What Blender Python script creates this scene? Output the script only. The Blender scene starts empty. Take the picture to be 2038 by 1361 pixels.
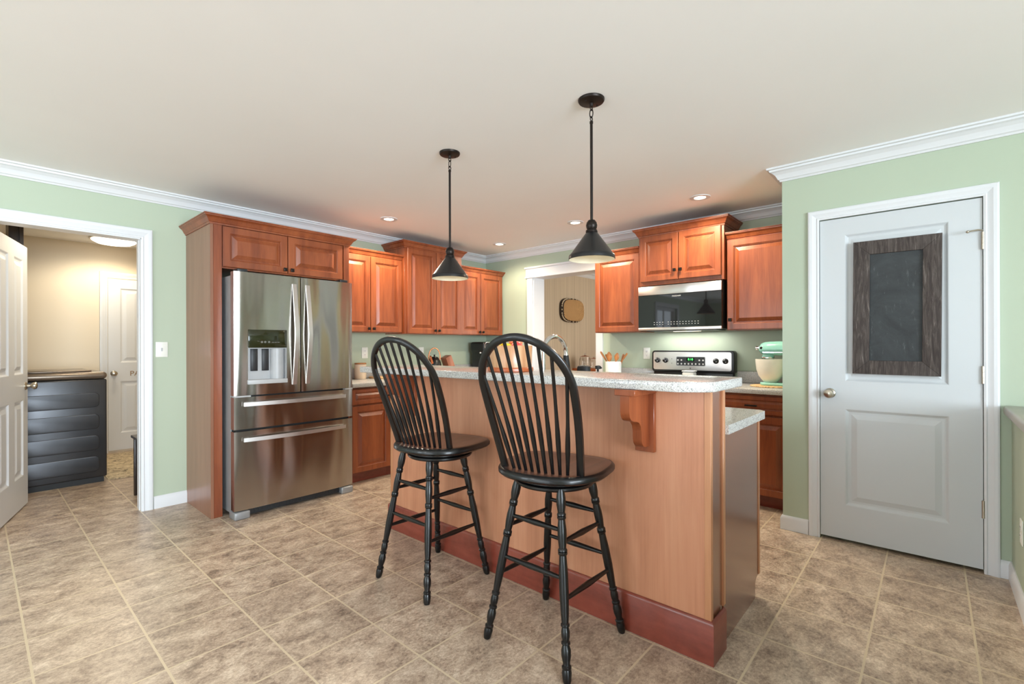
import bpy, bmesh, math, random
from mathutils import Vector, Matrix
random.seed(7)
PI = math.pi
SC = bpy.context.scene
COL = SC.collection

# ------------------------------------------------------------------ camera, sky, daylight, exposure
HC = 2.452            # ceiling height
XP = 3.66             # pantry wall plane
YW = 4.517            # left wall plane (runs along x)
XB = 4.593            # far wall plane (runs along y)
cam = bpy.data.cameras.new('camera')
cam.sensor_width = 36.0
cam.lens = 947.36 / 2038 * 36
cam.shift_y = 8.2 / 2038
cam.clip_start = 0.05
camo = bpy.data.objects.new('camera', cam)
COL.objects.link(camo)
th = math.radians(41.41)
camo.matrix_world = (Matrix.Translation((0, 0, 1.25)) @ Matrix.Rotation(th - PI / 2, 4, 'Z')
                     @ Matrix.Rotation(PI / 2, 4, 'X') @ Matrix.Rotation(-0.00285, 4, 'Z'))
SC.camera = camo

world = bpy.data.worlds.new('sky')
SC.world = world
world.use_nodes = True
wn = world.node_tree
wn.nodes['Background'].inputs[0].default_value = (0.80, 0.91, 1.0, 1)
wn.nodes['Background'].inputs[1].default_value = 3.5

def area(name, loc, rot, sx, sy, power, col):
    l = bpy.data.lights.new(name, 'AREA')
    l.shape = 'RECTANGLE'; l.size = sx; l.size_y = sy; l.energy = power; l.color = col
    o = bpy.data.objects.new(name, l); COL.objects.link(o)
    o.location = loc; o.rotation_euler = rot
    l.spread = math.radians(130)
    return o
# daylight arriving through the windows and glass doors behind the camera
area('daylight_rear', (-4.75, 0.9, 1.25), (0, -PI / 2 - 0.15, 0), 2.1, 2.6, 21, (0.80, 0.91, 1.0))
area('daylight_rear_window', (-4.75, 3.45, 1.5), (0, -PI / 2 - 0.15, 0), 1.3, 1.1, 40, (0.80, 0.91, 1.0))
area('daylight_side', (-0.5, -4.75, 1.45), (PI / 2 + 0.12, 0, 0), 3.4, 1.7, 340, (0.80, 0.91, 1.0))

vs = SC.view_settings
vs.view_transform = 'Standard'
try: vs.look = 'None'
except Exception: pass
vs.gamma = 1.0
vs.use_curve_mapping = False
vs.exposure = 0.10
SC.cycles.use_denoising = True
SC.cycles.max_bounces = 10
SC.cycles.diffuse_bounces = 6
SC.cycles.glossy_bounces = 5
SC.cycles.sample_clamp_indirect = 6.0
SC.cycles.caustics_reflective = False
SC.cycles.caustics_refractive = False

# ------------------------------------------------------------------ materials
def srgb(r, g, b):
    f = lambda c: (c / 255 / 12.92) if c / 255 <= 0.04045 else ((c / 255 + 0.055) / 1.055) ** 2.4
    return (f(r), f(g), f(b), 1.0)

class NT:
    def __init__(s, name):
        s.m = bpy.data.materials.new(name); s.m.use_nodes = True
        s.t = s.m.node_tree; s.b = s.t.nodes['Principled BSDF']
    def n(s, typ, **kw):
        x = s.t.nodes.new(typ)
        for k, v in kw.items(): setattr(x, k, v)
        return x
    def l(s, a, b): s.t.links.new(a, b)
    def coord(s, scale=(1, 1, 1), out='Object', rot=(0, 0, 0)):
        tc = s.n('ShaderNodeTexCoord'); mp = s.n('ShaderNodeMapping')
        mp.inputs['Scale'].default_value = scale; mp.inputs['Rotation'].default_value = rot
        s.l(tc.outputs[out], mp.inputs[0]); return mp.outputs[0]
    def noise(s, vec, scale, detail=4, rough=0.55, dist=0.0):
        x = s.n('ShaderNodeTexNoise'); x.inputs['Scale'].default_value = scale
        x.inputs['Detail'].default_value = detail; x.inputs['Roughness'].default_value = rough
        x.inputs['Distortion'].default_value = dist; s.l(vec, x.inputs['Vector']); return x.outputs['Fac']
    def ramp(s, fac, stops):
        x = s.n('ShaderNodeValToRGB'); e = x.color_ramp.elements
        while len(e) < len(stops): e.new(0.5)
        for i, (p, c) in enumerate(stops): e[i].position = p; e[i].color = c
        s.l(fac, x.inputs[0]); return x.outputs[0]
    def mix(s, fac, a, b, mode='MIX'):
        x = s.n('ShaderNodeMix', data_type='RGBA', blend_type=mode)
        for i, v in ((0, fac), (6, a), (7, b)):
            if hasattr(v, 'links'): s.l(v, x.inputs[i])
            else: x.inputs[i].default_value = v
        return x.outputs[2]
    def math(s, op, a, b=None, c=None):
        x = s.n('ShaderNodeMath', operation=op)
        for i, v in enumerate((a, b, c)):
            if v is None: continue
            if hasattr(v, 'links'): s.l(v, x.inputs[i])
            else: x.inputs[i].default_value = v
        return x.outputs[0]
    def bump(s, h, strength=0.2, dist=0.01):
        x = s.n('ShaderNodeBump'); x.inputs['Strength'].default_value = strength
        x.inputs['Distance'].default_value = dist; s.l(h, x.inputs['Height']); s.l(x.outputs[0], s.b.inputs['Normal'])
    def set(s, **kw):
        for k, v in kw.items():
            inp = s.b.inputs[k.replace('_', ' ')]
            if hasattr(v, 'links'): s.l(v, inp)
            else: inp.default_value = v
        return s

def plain(name, col, rough=0.5, metal=0.0, var=0.06, **kw):
    t = NT(name)
    f = t.noise(t.coord(), 9.0, 3)
    d = tuple(c * (1 - var) for c in col[:3]) + (1,); u = tuple(min(1, c * (1 + var)) for c in col[:3]) + (1,)
    t.set(Base_Color=t.ramp(f, [(0.3, d), (0.7, u)]), Roughness=rough, Metallic=metal, **kw)
    return t.m

def paint(name, col, rough=0.6):
    t = NT(name); v = t.coord()
    f = t.noise(v, 1.3, 2); t.set(Base_Color=t.mix(f, tuple(c * 0.97 for c in col[:3]) + (1,), tuple(min(1, c * 1.03) for c in col[:3]) + (1,)), Roughness=rough)
    t.bump(t.noise(v, 260, 2), 0.06, 0.002)
    return t.m

def wood(name, dark, mid, light, rough=0.36, grain=(9, 9, 1.1), boards=0.0, coat=0.12):
    t = NT(name); v = t.coord(grain)
    big = t.noise(v, 1.4, 5, 0.6, 0.6)
    fine = t.noise(t.coord((grain[0] * 9, grain[1] * 9, grain[2] * 1.6)), 2.2, 4, 0.6)
    f = t.math('ADD', t.math('MULTIPLY', big, 0.72), t.math('MULTIPLY', fine, 0.28))
    c = t.ramp(f, [(0.30, dark), (0.5, mid), (0.72, light)])
    if boards:
        tc = t.n('ShaderNodeTexCoord'); sp = t.n('ShaderNodeSeparateXYZ'); t.l(tc.outputs['Object'], sp.inputs[0])
        s = t.math('ADD', sp.outputs[0], sp.outputs[1])
        fl = t.math('FLOOR', t.math('DIVIDE', s, boards))
        wnz = t.n('ShaderNodeTexWhiteNoise', noise_dimensions='1D'); t.l(fl, wnz.inputs['W'])
        c = t.mix(t.math('MULTIPLY', wnz.outputs['Value'], 0.34), c, dark)
    t.set(Base_Color=c, Roughness=rough, Coat_Weight=coat, Coat_Roughness=0.2)
    return t.m

def steel(name, col=(0.42, 0.39, 0.36, 1), rough=0.20, stretch=(1, 1, 120), wav=0.0):
    t = NT(name)
    f = t.noise(t.coord(stretch), 6, 3)
    t.set(Base_Color=col, Metallic=1.0, Roughness=t.math('ADD', t.math('MULTIPLY', f, 0.02), rough - 0.01), Anisotropic=0.8, Anisotropic_Rotation=0.25)
    if wav:
        t.bump(t.noise(t.coord((3.2, 3.2, 0.55)), 1.6, 1), wav, 0.05)
    return t.m

def granite(name):
    t = NT(name); v = t.coord()
    f1 = t.noise(v, 270, 2, 0.5); f2 = t.noise(v, 170, 2, 0.5); f3 = t.noise(v, 420, 1)
    c = t.ramp(f1, [(0.34, srgb(140, 138, 136)), (0.46, srgb(186, 185, 182)), (0.62, srgb(212, 211, 208))])
    c = t.mix(t.ramp(f2, [(0.60, (0, 0, 0, 1)), (0.66, (0.7, 0.7, 0.7, 1))]), c, srgb(92, 93, 98))
    c = t.mix(t.ramp(f3, [(0.64, (0, 0, 0, 1)), (0.69, (0.6, 0.6, 0.6, 1))]), c, srgb(176, 150, 128))
    t.set(Base_Color=c, Roughness=0.16)
    return t.m

def tilefloor():
    t = NT('tile_floor')
    tc = t.n('ShaderNodeTexCoord'); sp = t.n('ShaderNodeSeparateXYZ'); t.l(tc.outputs['Object'], sp.inputs[0])
    PX, PY, OX, OY, G = 0.3478, 0.3374, 1.193, 0.5405, 0.0042
    gx = t.math('DIVIDE', t.math('SUBTRACT', sp.outputs[0], OX), PX)
    gy = t.math('DIVIDE', t.math('SUBTRACT', sp.outputs[1], OY), PY)
    def edge(g, p):
        fr = t.math('FRACT', g)
        return t.math('MULTIPLY', t.math('MINIMUM', fr, t.math('SUBTRACT', 1.0, fr)), p)
    d = t.math('MINIMUM', edge(gx, PX), edge(gy, PY))
    wob = t.math('MULTIPLY', t.math('SUBTRACT', t.noise(tc.outputs['Object'], 40, 2), 0.5), 0.003)
    grout = t.math('LESS_THAN', t.math('ADD', d, wob), G)
    cx = t.n('ShaderNodeCombineXYZ'); t.l(t.math('FLOOR', gx), cx.inputs[0]); t.l(t.math('FLOOR', gy), cx.inputs[1])
    wv = t.n('ShaderNodeTexWhiteNoise', noise_dimensions='3D'); t.l(cx.outputs[0], wv.inputs['Vector'])
    off = t.n('ShaderNodeVectorMath', operation='MULTIPLY_ADD'); t.l(wv.outputs['Color'], off.inputs[0])
    off.inputs[1].default_value = (7, 7, 7); t.l(tc.outputs['Object'], off.inputs[2])
    mp = t.n('ShaderNodeMapping'); mp.inputs['Scale'].default_value = (1.0, 1.25, 1); t.l(off.outputs[0], mp.inputs[0])
    n1 = t.noise(mp.outputs[0], 8.0, 9, 0.76, 0.35); n2 = t.noise(mp.outputs[0], 70, 7, 0.8, 0.3)
    f = t.math('ADD', t.math('MULTIPLY', n1, 0.56), t.math('MULTIPLY', n2, 0.44))
    c = t.ramp(f, [(0.38, srgb(114, 98, 86)), (0.455, srgb(160, 140, 122)), (0.53, srgb(194, 174, 153)), (0.61, srgb(224, 207, 186))])
    c = t.mix(t.math('MULTIPLY', wv.outputs['Value'], 0.20), c, srgb(126, 108, 94))
    c = t.mix(grout, c, srgb(205, 188, 160))
    t.set(Base_Color=c, Roughness=t.math('ADD', 0.24, t.math('MULTIPLY', n2, 0.22)))
    t.bump(t.math('SUBTRACT', t.math('MULTIPLY', f, 0.3), grout), 0.25, 0.004)
    return t.m

def emitter(name, col, s):
    t = NT(name); f = t.noise(t.coord(), 3, 1)
    t.set(Base_Color=col, Emission_Color=t.mix(f, col, col), Emission_Strength=s); return t.m

def glassmat(name, tint=(1, 1, 1, 1)):
    t = NT(name); f = t.noise(t.coord(), 4, 1)
    t.set(Base_Color=tint, Roughness=t.math('MULTIPLY', f, 0.03), Transmission_Weight=1.0, IOR=1.45); return t.m

def streaky(name, a, b, sc, rough=0.7):
    t = NT(name); f = t.noise(t.coord(sc), 2.0, 3)
    t.set(Base_Color=t.ramp(f, [(0.3, a), (0.7, b)]), Roughness=rough); return t.m

def woven(name, a, b):
    t = NT(name); v = t.coord((1, 1, 1))
    w1 = t.n('ShaderNodeTexWave', wave_type='BANDS', bands_direction='DIAGONAL'); w1.inputs['Scale'].default_value = 26; w1.inputs['Distortion'].default_value = 3
    t.l(v, w1.inputs[0])
    ck = t.n('ShaderNodeTexVoronoi'); ck.inputs['Scale'].default_value = 55; t.l(v, ck.inputs[0])
    f = t.math('ADD', t.math('MULTIPLY', w1.outputs['Fac'], 0.55), t.math('MULTIPLY', ck.outputs['Distance'], 0.6))
    t.set(Base_Color=t.ramp(f, [(0.25, a), (0.6, b)]), Roughness=0.75); t.bump(f, 0.6, 0.004); return t.m

def rugmat(name):
    t = NT(name); v = t.coord()
    f = t.noise(v, 14, 5, 0.75, 1.2); t.set(Base_Color=t.ramp(f, [(0.38, srgb(120, 110, 95)), (0.5, srgb(205, 188, 158)), (0.65, srgb(226, 212, 184))]), Roughness=0.95)
    t.bump(t.noise(v, 300, 2), 0.5, 0.004); return t.m

def slatemat():
    t = NT('chalk_slate'); v = t.coord((1, 1, 1))
    f = t.noise(v, 5, 6, 0.7, 0.8); g = t.noise(t.coord((1, 14, 3), rot=(0.5, 0, 0)), 4, 4, 0.7)
    c = t.ramp(f, [(0.35, srgb(34, 38, 40)), (0.7, srgb(56, 61, 63))])
    c = t.mix(t.ramp(g, [(0.60, (0, 0, 0, 1)), (0.78, (0.5, 0.5, 0.5, 1))]), c, srgb(120, 124, 122))
    t.set(Base_Color=c, Roughness=0.6); return t.m

def barnwood():
    t = NT('weathered_frame_wood'); f = t.noise(t.coord((40, 40, 4.0)), 1.6, 7, 0.72, 0.9)
    c = t.ramp(f, [(0.30, srgb(38, 30, 27)), (0.48, srgb(62, 53, 49)), (0.60, srgb(84, 76, 71)), (0.74, srgb(150, 140, 132))])
    t.set(Base_Color=c, Roughness=0.75); t.bump(f, 0.4, 0.004); return t.m

CH_D, CH_M, CH_L = srgb(108, 50, 28), srgb(142, 74, 41), srgb(170, 94, 54)
M = dict(
    wall=paint('sage_wall_paint', srgb(177, 190, 169)), laundry=paint('cream_wall_paint', srgb(226, 214, 192)),
    ceil=paint('white_ceiling_paint', srgb(247, 247, 247), 0.8), trim=paint('white_trim_paint', srgb(218, 221, 224), 0.35),
    door=paint('white_door_paint', srgb(200, 205, 208), 0.4), stripe=streaky('striped_wallpaper', srgb(186, 170, 148), srgb(208, 193, 170), (26, 26, 0.15)),
    floor=tilefloor(), cherry=wood('cherry_wood', CH_D, CH_M, CH_L, boards=0.11),
    cherrypanel=wood('cherry_veneer', srgb(174, 114, 84), srgb(198, 138, 106), srgb(212, 156, 122), rough=0.35, grain=(5, 5, 0.7), boards=0.31),
    plinth=wood('red_stained_wood', srgb(112, 48, 36), srgb(132, 62, 48), srgb(150, 76, 60), rough=0.28, grain=(1.2, 1.2, 8)),
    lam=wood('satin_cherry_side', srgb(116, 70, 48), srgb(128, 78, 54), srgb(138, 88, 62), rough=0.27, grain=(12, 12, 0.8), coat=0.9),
    sidelam=wood('matt_cherry_side', srgb(128, 84, 62), srgb(142, 96, 73), srgb(152, 106, 82), rough=0.34, grain=(12, 12, 0.8), coat=0.25),
    edge=wood('light_edge_banding', srgb(176, 120, 84), srgb(192, 136, 98), srgb(204, 150, 112)),
    bronze=plain('oiled_bronze', srgb(34, 26, 22), 0.4, 0.6), black=plain('black_enamel', srgb(20, 20, 21), 0.32),
    steel=steel('brushed_steel', wav=0.4), steelv=steel('brushed_steel_handle', (0.74, 0.72, 0.70, 1), 0.3, (60, 60, 1)),
    satin=plain('satin_steel', (0.66, 0.64, 0.62, 1), 0.36, 1.0, 0.03), chrome=plain('chrome', (0.8, 0.8, 0.8, 1), 0.08, 1.0, 0.02), greymetal=plain('grey_cabinet_metal', srgb(150, 152, 154), 0.35, 0.4),
    nickel=plain('satin_nickel', srgb(188, 180, 165), 0.28, 1.0, 0.03), granite=granite('speckled_laminate'), capgrey=plain('taupe_ledge', srgb(165, 160, 150), 0.3),
    stool=plain('black_painted_wood', srgb(9, 9, 10), 0.33, Coat_Weight=0.15, Specular_IOR_Level=0.4), seat=wood('dark_walnut_seat', srgb(56, 34, 26), srgb(84, 53, 41), srgb(104, 68, 54), rough=0.3, grain=(1.5, 10, 6), coat=0.4),
    blackglass=plain('black_glass', (0.008, 0.008, 0.009, 1), 0.03, Specular_IOR_Level=0.5), darkplastic=plain('dark_plastic', srgb(38, 40, 42), 0.4),
    olive=plain('glossy_display', srgb(40, 42, 22), 0.08), lightgrey=plain('light_grey_plastic', srgb(178, 180, 182), 0.4),
    white=plain('white_ceramic', srgb(234, 234, 230), 0.3), whiteplastic=plain('white_plastic', srgb(232, 234, 226), 0.4),
    bowlwhite=plain('embossed_white_ceramic', srgb(232, 230, 218), 0.3), mint=plain('mint_enamel', srgb(150, 212, 200), 0.2),
    pale=plain('pale_wood', srgb(216, 178, 130), 0.5), spoon=wood('spoon_wood', srgb(150, 92, 48), srgb(182, 120, 68), srgb(205, 148, 94)),
    copper=plain('copper', srgb(214, 130, 90), 0.25, 1.0), washer=plain('graphite_enamel', srgb(66, 67, 70), 0.32, 0.7),
    washertop=plain('champagne_lid', srgb(120, 108, 96), 0.3, 0.6), blackmatt=plain('matt_black', srgb(14, 14, 15), 0.6), rug=rugmat('distressed_rug'),
    basket=woven('woven_cane', srgb(70, 44, 22), srgb(206, 164, 110)), darkreed=plain('dark_reed', srgb(46, 30, 18), 0.6), bead=plain('pale_shell_bead', srgb(222, 205, 180), 0.5),
    straw=woven('straw_mat', srgb(150, 100, 55), srgb(222, 188, 138)), glass=glassmat('clear_glass'), orange=plain('orange_wax', srgb(235, 120, 60), 0.5),
    sideboard=wood('orange_pine', srgb(150, 72, 34), srgb(176, 92, 48), srgb(196, 112, 64)), pot=wood('acacia_staves', srgb(150, 88, 56), srgb(186, 138, 98), srgb(206, 166, 126), grain=(16, 16, 0.6), coat=0.3),
    yellow=plain('lemon_skin', srgb(244, 214, 50), 0.4), pink=plain('apple_skin', srgb(226, 70, 66), 0.3), peach=plain('peach_skin', srgb(240, 136, 96), 0.5),
    warmbulb=emitter('warm_bulb', (1.0, 0.86, 0.64, 1), 2.5), bulb=emitter('frosted_bulb', (1.0, 0.84, 0.62, 1), 14.0), dome=emitter('glowing_dome', (1.0, 0.88, 0.72, 1), 4.0), led=emitter('green_display_digits', (0.1, 0.9, 0.2, 1), 1.2),
    shadein=plain('white_shade_lining', srgb(226, 220, 200), 0.5), darkwood=wood('espresso_wood', srgb(34, 24, 20), srgb(46, 34, 28), srgb(58, 44, 36)),
    slate=slatemat(), frame=barnwood(), letter=plain('brown_lettering', srgb(150, 120, 84), 0.6), gasket=plain('dark_gasket', srgb(30, 30, 30), 0.8),
    ink=plain('dark_ink', srgb(40, 40, 44), 0.5), paleink=plain('pale_print', srgb(214, 214, 212), 0.5), brick=plain('outdoor_grass', srgb(120, 140, 90), 0.9))

# ------------------------------------------------------------------ mesh helpers
class MB:
    def __init__(s, mat=None): s.bm = bmesh.new(); s.M = mat or Matrix.Identity(4)
    def _v(s, p): return s.bm.verts.new(s.M @ Vector(p))
    def _add(s, bm2, mi=0):
        bm2.transform(s.M); mp = {}
        for v in bm2.verts: mp[v] = s.bm.verts.new(v.co)
        for f in bm2.faces:
            try: g = s.bm.faces.new([mp[v] for v in f.verts]); g.material_index = mi or f.material_index
            except ValueError: pass
        bm2.free()
    def box(s, x0, y0, z0, x1, y1, z1, b=0.0, seg=2, mi=0):
        t = bmesh.new(); bmesh.ops.create_cube(t, size=1)
        for v in t.verts: v.co = Vector(((x0 + x1) / 2 + v.co.x * abs(x1 - x0), (y0 + y1) / 2 + v.co.y * abs(y1 - y0), (z0 + z1) / 2 + v.co.z * abs(z1 - z0)))
        if b > 0: bmesh.ops.bevel(t, geom=t.edges[:], offset=b, segments=seg, affect='EDGES', profile=0.5)
        s._add(t, mi); return s
    def lathe(s, prof, c=(0, 0, 0), seg=24, axis=None, mi=0, cap=True):
        A = axis or Matrix.Identity(3); rings = []
        for r, z in prof:
            rings.append([s._v(Vector(c) + A @ Vector((r * math.cos(2 * PI * i / seg), r * math.sin(2 * PI * i / seg), z))) for i in range(seg)])
        for a, b in zip(rings, rings[1:]):
            for i in range(seg):
                f = s.bm.faces.new((a[i], a[(i + 1) % seg], b[(i + 1) % seg], b[i])); f.material_index = mi
        if cap:
            for ring, rv in ((rings[0], True), (rings[-1], False)):
                f = s.bm.faces.new(list(reversed(ring)) if rv else ring); f.material_index = mi
        return s
    def rod(s, p0, p1, prof, seg=12):
        p0, p1 = Vector(p0), Vector(p1); d = p1 - p0; L = d.length
        q = d.to_track_quat('Z', 'Y').to_matrix()
        pr = [(r, t * L) for t, r in prof]
        return s.lathe(pr, p0, seg, q)
    def tube(s, pts, r, seg=10, closed=False, flat=1.0, up=None):
        pts = [Vector(p) for p in pts]; n = len(pts); rings = []
        rr = r if isinstance(r, (list, tuple)) else [r] * n
        u = Vector(up) if up else None
        for i, p in enumerate(pts):
            a = pts[i - 1] if (i > 0 or closed) else p; b = pts[(i + 1) % n] if (i < n - 1 or closed) else p
            t = (b - a).normalized()
            if u is None: u = t.orthogonal()
            u = (u - t * u.dot(t)).normalized(); w = t.cross(u)
            rings.append([s._v(p + u * math.cos(2 * PI * k / seg) * rr[i] + w * math.sin(2 * PI * k / seg) * rr[i] * flat) for k in range(seg)])
        m = n if closed else n - 1
        for i in range(m):
            a, b = rings[i], rings[(i + 1) % n]
            for k in range(seg): s.bm.faces.new((a[k], a[(k + 1) % seg], b[(k + 1) % seg], b[k]))
        if not closed: s.bm.faces.new(list(reversed(rings[0]))); s.bm.faces.new(rings[-1])
        return s
    def rings(s, x0, z0, x1, z1, rs, mi=0):
        # nested rectangles in the local x-y plane, (inset, depth) pairs, last one capped
        vv = []
        for i, d in rs:
            vv.append([s._v((x0 + i, z0 + i, d)), s._v((x1 - i, z0 + i, d)), s._v((x1 - i, z1 - i, d)), s._v((x0 + i, z1 - i, d))])
        for a, b in zip(vv, vv[1:]):
            for k in range(4): s.bm.faces.new((a[k], a[(k + 1) % 4], b[(k + 1) % 4], b[k]))
        s.bm.faces.new(vv[-1]); return s
    def slab(s, W, H, t, panels, prs):
        # flat board with recessed panels on its front
        us = sorted({0, W, *[p[0] for p in panels], *[p[2] for p in panels]}); zs = sorted({0, H, *[p[1] for p in panels], *[p[3] for p in panels]})
        for a, b in zip(us, us[1:]):
            for c, d in zip(zs, zs[1:]):
                mx, mz = (a + b) / 2, (c + d) / 2
                if any(p[0] < mx < p[2] and p[1] < mz < p[3] for p in panels): continue
                s.bm.faces.new([s._v(q) for q in ((a, c, 0), (b, c, 0), (b, d, 0), (a, d, 0))])
        for p in panels: s.rings(*p, prs)
        B = [(0, 0), (W, 0), (W, H), (0, H)]
        for k in range(4):
            (a, c), (b, d) = B[k], B[(k + 1) % 4]
            s.bm.faces.new([s._v(q) for q in ((a, c, -t), (b, d, -t), (b, d, 0), (a, c, 0))])
        s.bm.faces.new([s._v((a, c, -t)) for a, c in reversed(B)]); return s
    def prism(s, poly, z0, z1, b=0.0, mi=0):
        t = bmesh.new(); v0 = [t.verts.new((x, y, z0)) for x, y in poly]; f = t.faces.new(v0)
        r = bmesh.ops.extrude_face_region(t, geom=[f])
        for v in [g for g in r['geom'] if isinstance(g, bmesh.types.BMVert)]: v.co.z = z1
        bmesh.ops.recalc_face_normals(t, faces=t.faces[:])
        if b > 0:
            es = [e for e in t.edges if abs(e.verts[0].co.z - e.verts[1].co.z) < 1e-6]
            bmesh.ops.bevel(t, geom=es, offset=b, segments=3, affect='EDGES', profile=0.5)
        s._add(t, mi); return s
    def sweep(s, pts, prof, closed=False, side=-1, z=0.0):
        n = len(pts); P = [Vector((p[0], p[1], 0)) for p in pts]; rings = []
        def nor(a, b): d = (b - a).normalized(); return Vector((-d.y, d.x, 0)) * side
        for i in range(n):
            ns = []
            if i > 0 or closed: ns.append(nor(P[i - 1], P[i]))
            if i < n - 1 or closed: ns.append(nor(P[i], P[(i + 1) % n]))
            m = ns[0] if len(ns) == 1 else (ns[0] + ns[1]) / (1 + ns[0].dot(ns[1]))
            rings.append([s._v(P[i] + m * o + Vector((0, 0, z + h))) for o, h in prof])
        k = len(prof)
        for i in range(n if closed else n - 1):
            a, b = rings[i], rings[(i + 1) % n]
            for j in range(k): s.bm.faces.new((a[j], a[(j + 1) % k], b[(j + 1) % k], b[j]))
        if not closed: s.bm.faces.new(rings[0]); s.bm.faces.new(list(reversed(rings[-1])))
        return s
    def ball(s, c, r, sc=(1, 1, 1), seg=16, mi=0):
        t = bmesh.new(); bmesh.ops.create_uvsphere(t, u_segments=seg, v_segments=seg // 2 + 2, radius=r)
        for v in t.verts: v.co = Vector(c) + Vector((v.co.x * sc[0], v.co.y * sc[1], v.co.z * sc[2]))
        s._add(t, mi); return s
    def build(s, name, mats, parent=None, ang=38):
        bm = s.bm
        bmesh.ops.remove_doubles(bm, verts=bm.verts[:], dist=1e-5)
        bmesh.ops.recalc_face_normals(bm, faces=bm.faces[:])
        o0 = ORG.get(parent, Vector()) if parent else Vector()
        for v in bm.verts: v.co -= o0
        me = bpy.data.meshes.new(name); bm.to_mesh(me); bm.free()
        for m_ in (mats if isinstance(mats, (list, tuple)) else [mats]): me.materials.append(m_)
        me.polygons.foreach_set('use_smooth', [True] * len(me.polygons))
        me.set_sharp_from_angle(angle=math.radians(ang))
        o = bpy.data.objects.new(name, me); COL.objects.link(o)
        if parent: o.parent = parent
        ORG[o] = o0
        return o
ORG = {}

def thing(name, label, cat, loc, group=None):
    o = bpy.data.objects.new(name, None); COL.objects.link(o); o.location = loc; o.empty_display_size = 0.05
    o['label'] = label; o['category'] = cat
    if group: o['group'] = group
    ORG[o] = Vector(loc); return o
def recentre(o):
    # put the origin of a single-mesh thing at its base
    vs_ = [v.co for v in o.data.vertices]
    c = Vector(((min(v.x for v in vs_) + max(v.x for v in vs_)) / 2, (min(v.y for v in vs_) + max(v.y for v in vs_)) / 2, min(v.z for v in vs_)))
    for v in o.data.vertices: v.co -= c
    o.location = c
def tag(o, label, cat, group=None):
    recentre(o)
    o['label'] = label; o['category'] = cat
    if group: o['group'] = group
    return o
def struct(o, label, cat='room'):
    o['kind'] = 'structure'; o['label'] = label; o['category'] = cat; return o
def basis(O, U, N):
    U, N = Vector(U), Vector(N); Z = Vector((0, 0, 1))
    return Matrix(((U.x, Z.x, N.x, O[0]), (U.y, Z.y, N.y, O[1]), (U.z, Z.z, N.z, O[2]), (0, 0, 0, 1)))
def left(x, y, z): return basis((x, y, z), (1, 0, 0), (0, -1, 0))    # faces the room from the left wall
def back(x, y, z): return basis((x, y, z), (0, -1, 0), (-1, 0, 0))   # faces the room from the far wall
AX = Matrix(((0, 0, 1), (0, 1, 0), (-1, 0, 0)))      # z -> x
AY = Matrix(((1, 0, 0), (0, 0, 1), (0, -1, 0)))      # z -> y
def text(name, body, size, Mx, mat, parent, ext=0.0008):
    c = bpy.data.curves.new(name, 'FONT'); c.body = body; c.size = size; c.extrude = ext; c.align_x = 'CENTER'; c.align_y = 'CENTER'
    t = bpy.data.objects.new(name, c); COL.objects.link(t); bpy.context.view_layer.update()
    me = bpy.data.meshes.new_from_object(t.evaluated_get(bpy.context.evaluated_depsgraph_get()))
    bpy.data.objects.remove(t)
    me.transform(Matrix.Translation(-ORG.get(parent, Vector())) @ Mx); me.materials.append(mat)
    o = bpy.data.objects.new(name, me); COL.objects.link(o); o.parent = parent; ORG[o] = ORG.get(parent, Vector()); return o

# ------------------------------------------------------------------ room shell
XR, YR = -4.5, -4.5           # unseen rear wall and side wall
LY0, LY1 = YW + 0.12, 7.3     # laundry room
b = MB(); b.box(XR, YR, -0.05, 7.9, 7.45, 0)
struct(b.build('floor', M['floor']), 'brown mottled square floor tiles with pale grout', 'floor')
b = MB(); b.box(XR, YR, HC, 7.9, LY1 + 0.1, HC + 0.06)
struct(b.build('ceiling', M['ceil']), 'smooth white ceiling over the kitchen', 'ceiling')
DX0, DX1, DZ = 0.06, 0.852, 2.080     # laundry opening
b = MB(); b.box(-1.5, YW, 0, DX0, LY0, HC).box(XR, YW, 0, -2.6, LY0, HC).box(-2.6, YW, 0, -1.5, LY0, 0.95).box(-2.6, YW, 2.12, -1.5, LY0, HC).box(DX1, YW, 0, XB, LY0, HC).box(DX0, YW, DZ, DX1, LY0, HC)
struct(b.build('wall_left', [M['wall'], M['laundry']]), 'sage green wall with the laundry doorway and the fridge', 'wall')
OY0, OY1, OZ = 2.795, 3.70, 2.105    # doorway in far wall
b = MB(); b.box(XB, OY1, 0, XB + 0.21, YW, HC).box(XB, 0.765, 0, XB + 0.21, OY0, HC).box(XB, OY0, OZ, XB + 0.21, OY1, HC)
struct(b.build('wall_far', M['wall']), 'far sage green wall behind the range', 'wall')
PY0, PY1, PZ = -0.212, 0.549, 2.062  # pantry door opening
b = MB(); b.box(XP, PY1, 0, XP + 0.1, 0.765, HC).box(XP, YR, 0, XP + 0.1, PY0, HC).box(XP, PY0, PZ, XP + 0.1, PY1, HC)
b.box(XP + 0.1, 0.665, 0, XB + 0.2, 0.765, HC).box(XP + 0.85, YR, 0, XP + 0.95, 0.6645, HC)
struct(b.build('wall_pantry', M['wall']), 'sage green pantry wall around the white door', 'wall')
b = MB(); b.box(XR - 0.12, -0.4, 0, XR, 2.2, 0.05).box(XR - 0.12, YR, 0, XR, -0.4, HC).box(XR - 0.12, 2.2, 0, XR, 2.9, HC).box(XR - 0.12, 4.0, 0, XR, YW, HC)
b.box(XR - 0.12, 2.9, 0, XR, 4.0, 0.85).box(XR - 0.12, 2.9, 2.1, XR, 4.0, HC).box(XR - 0.12, -0.4, 2.15, XR, 2.2, HC)
struct(b.build('wall_rear', M['wall']), 'sage green wall with glass doors behind the camera', 'wall')
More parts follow.
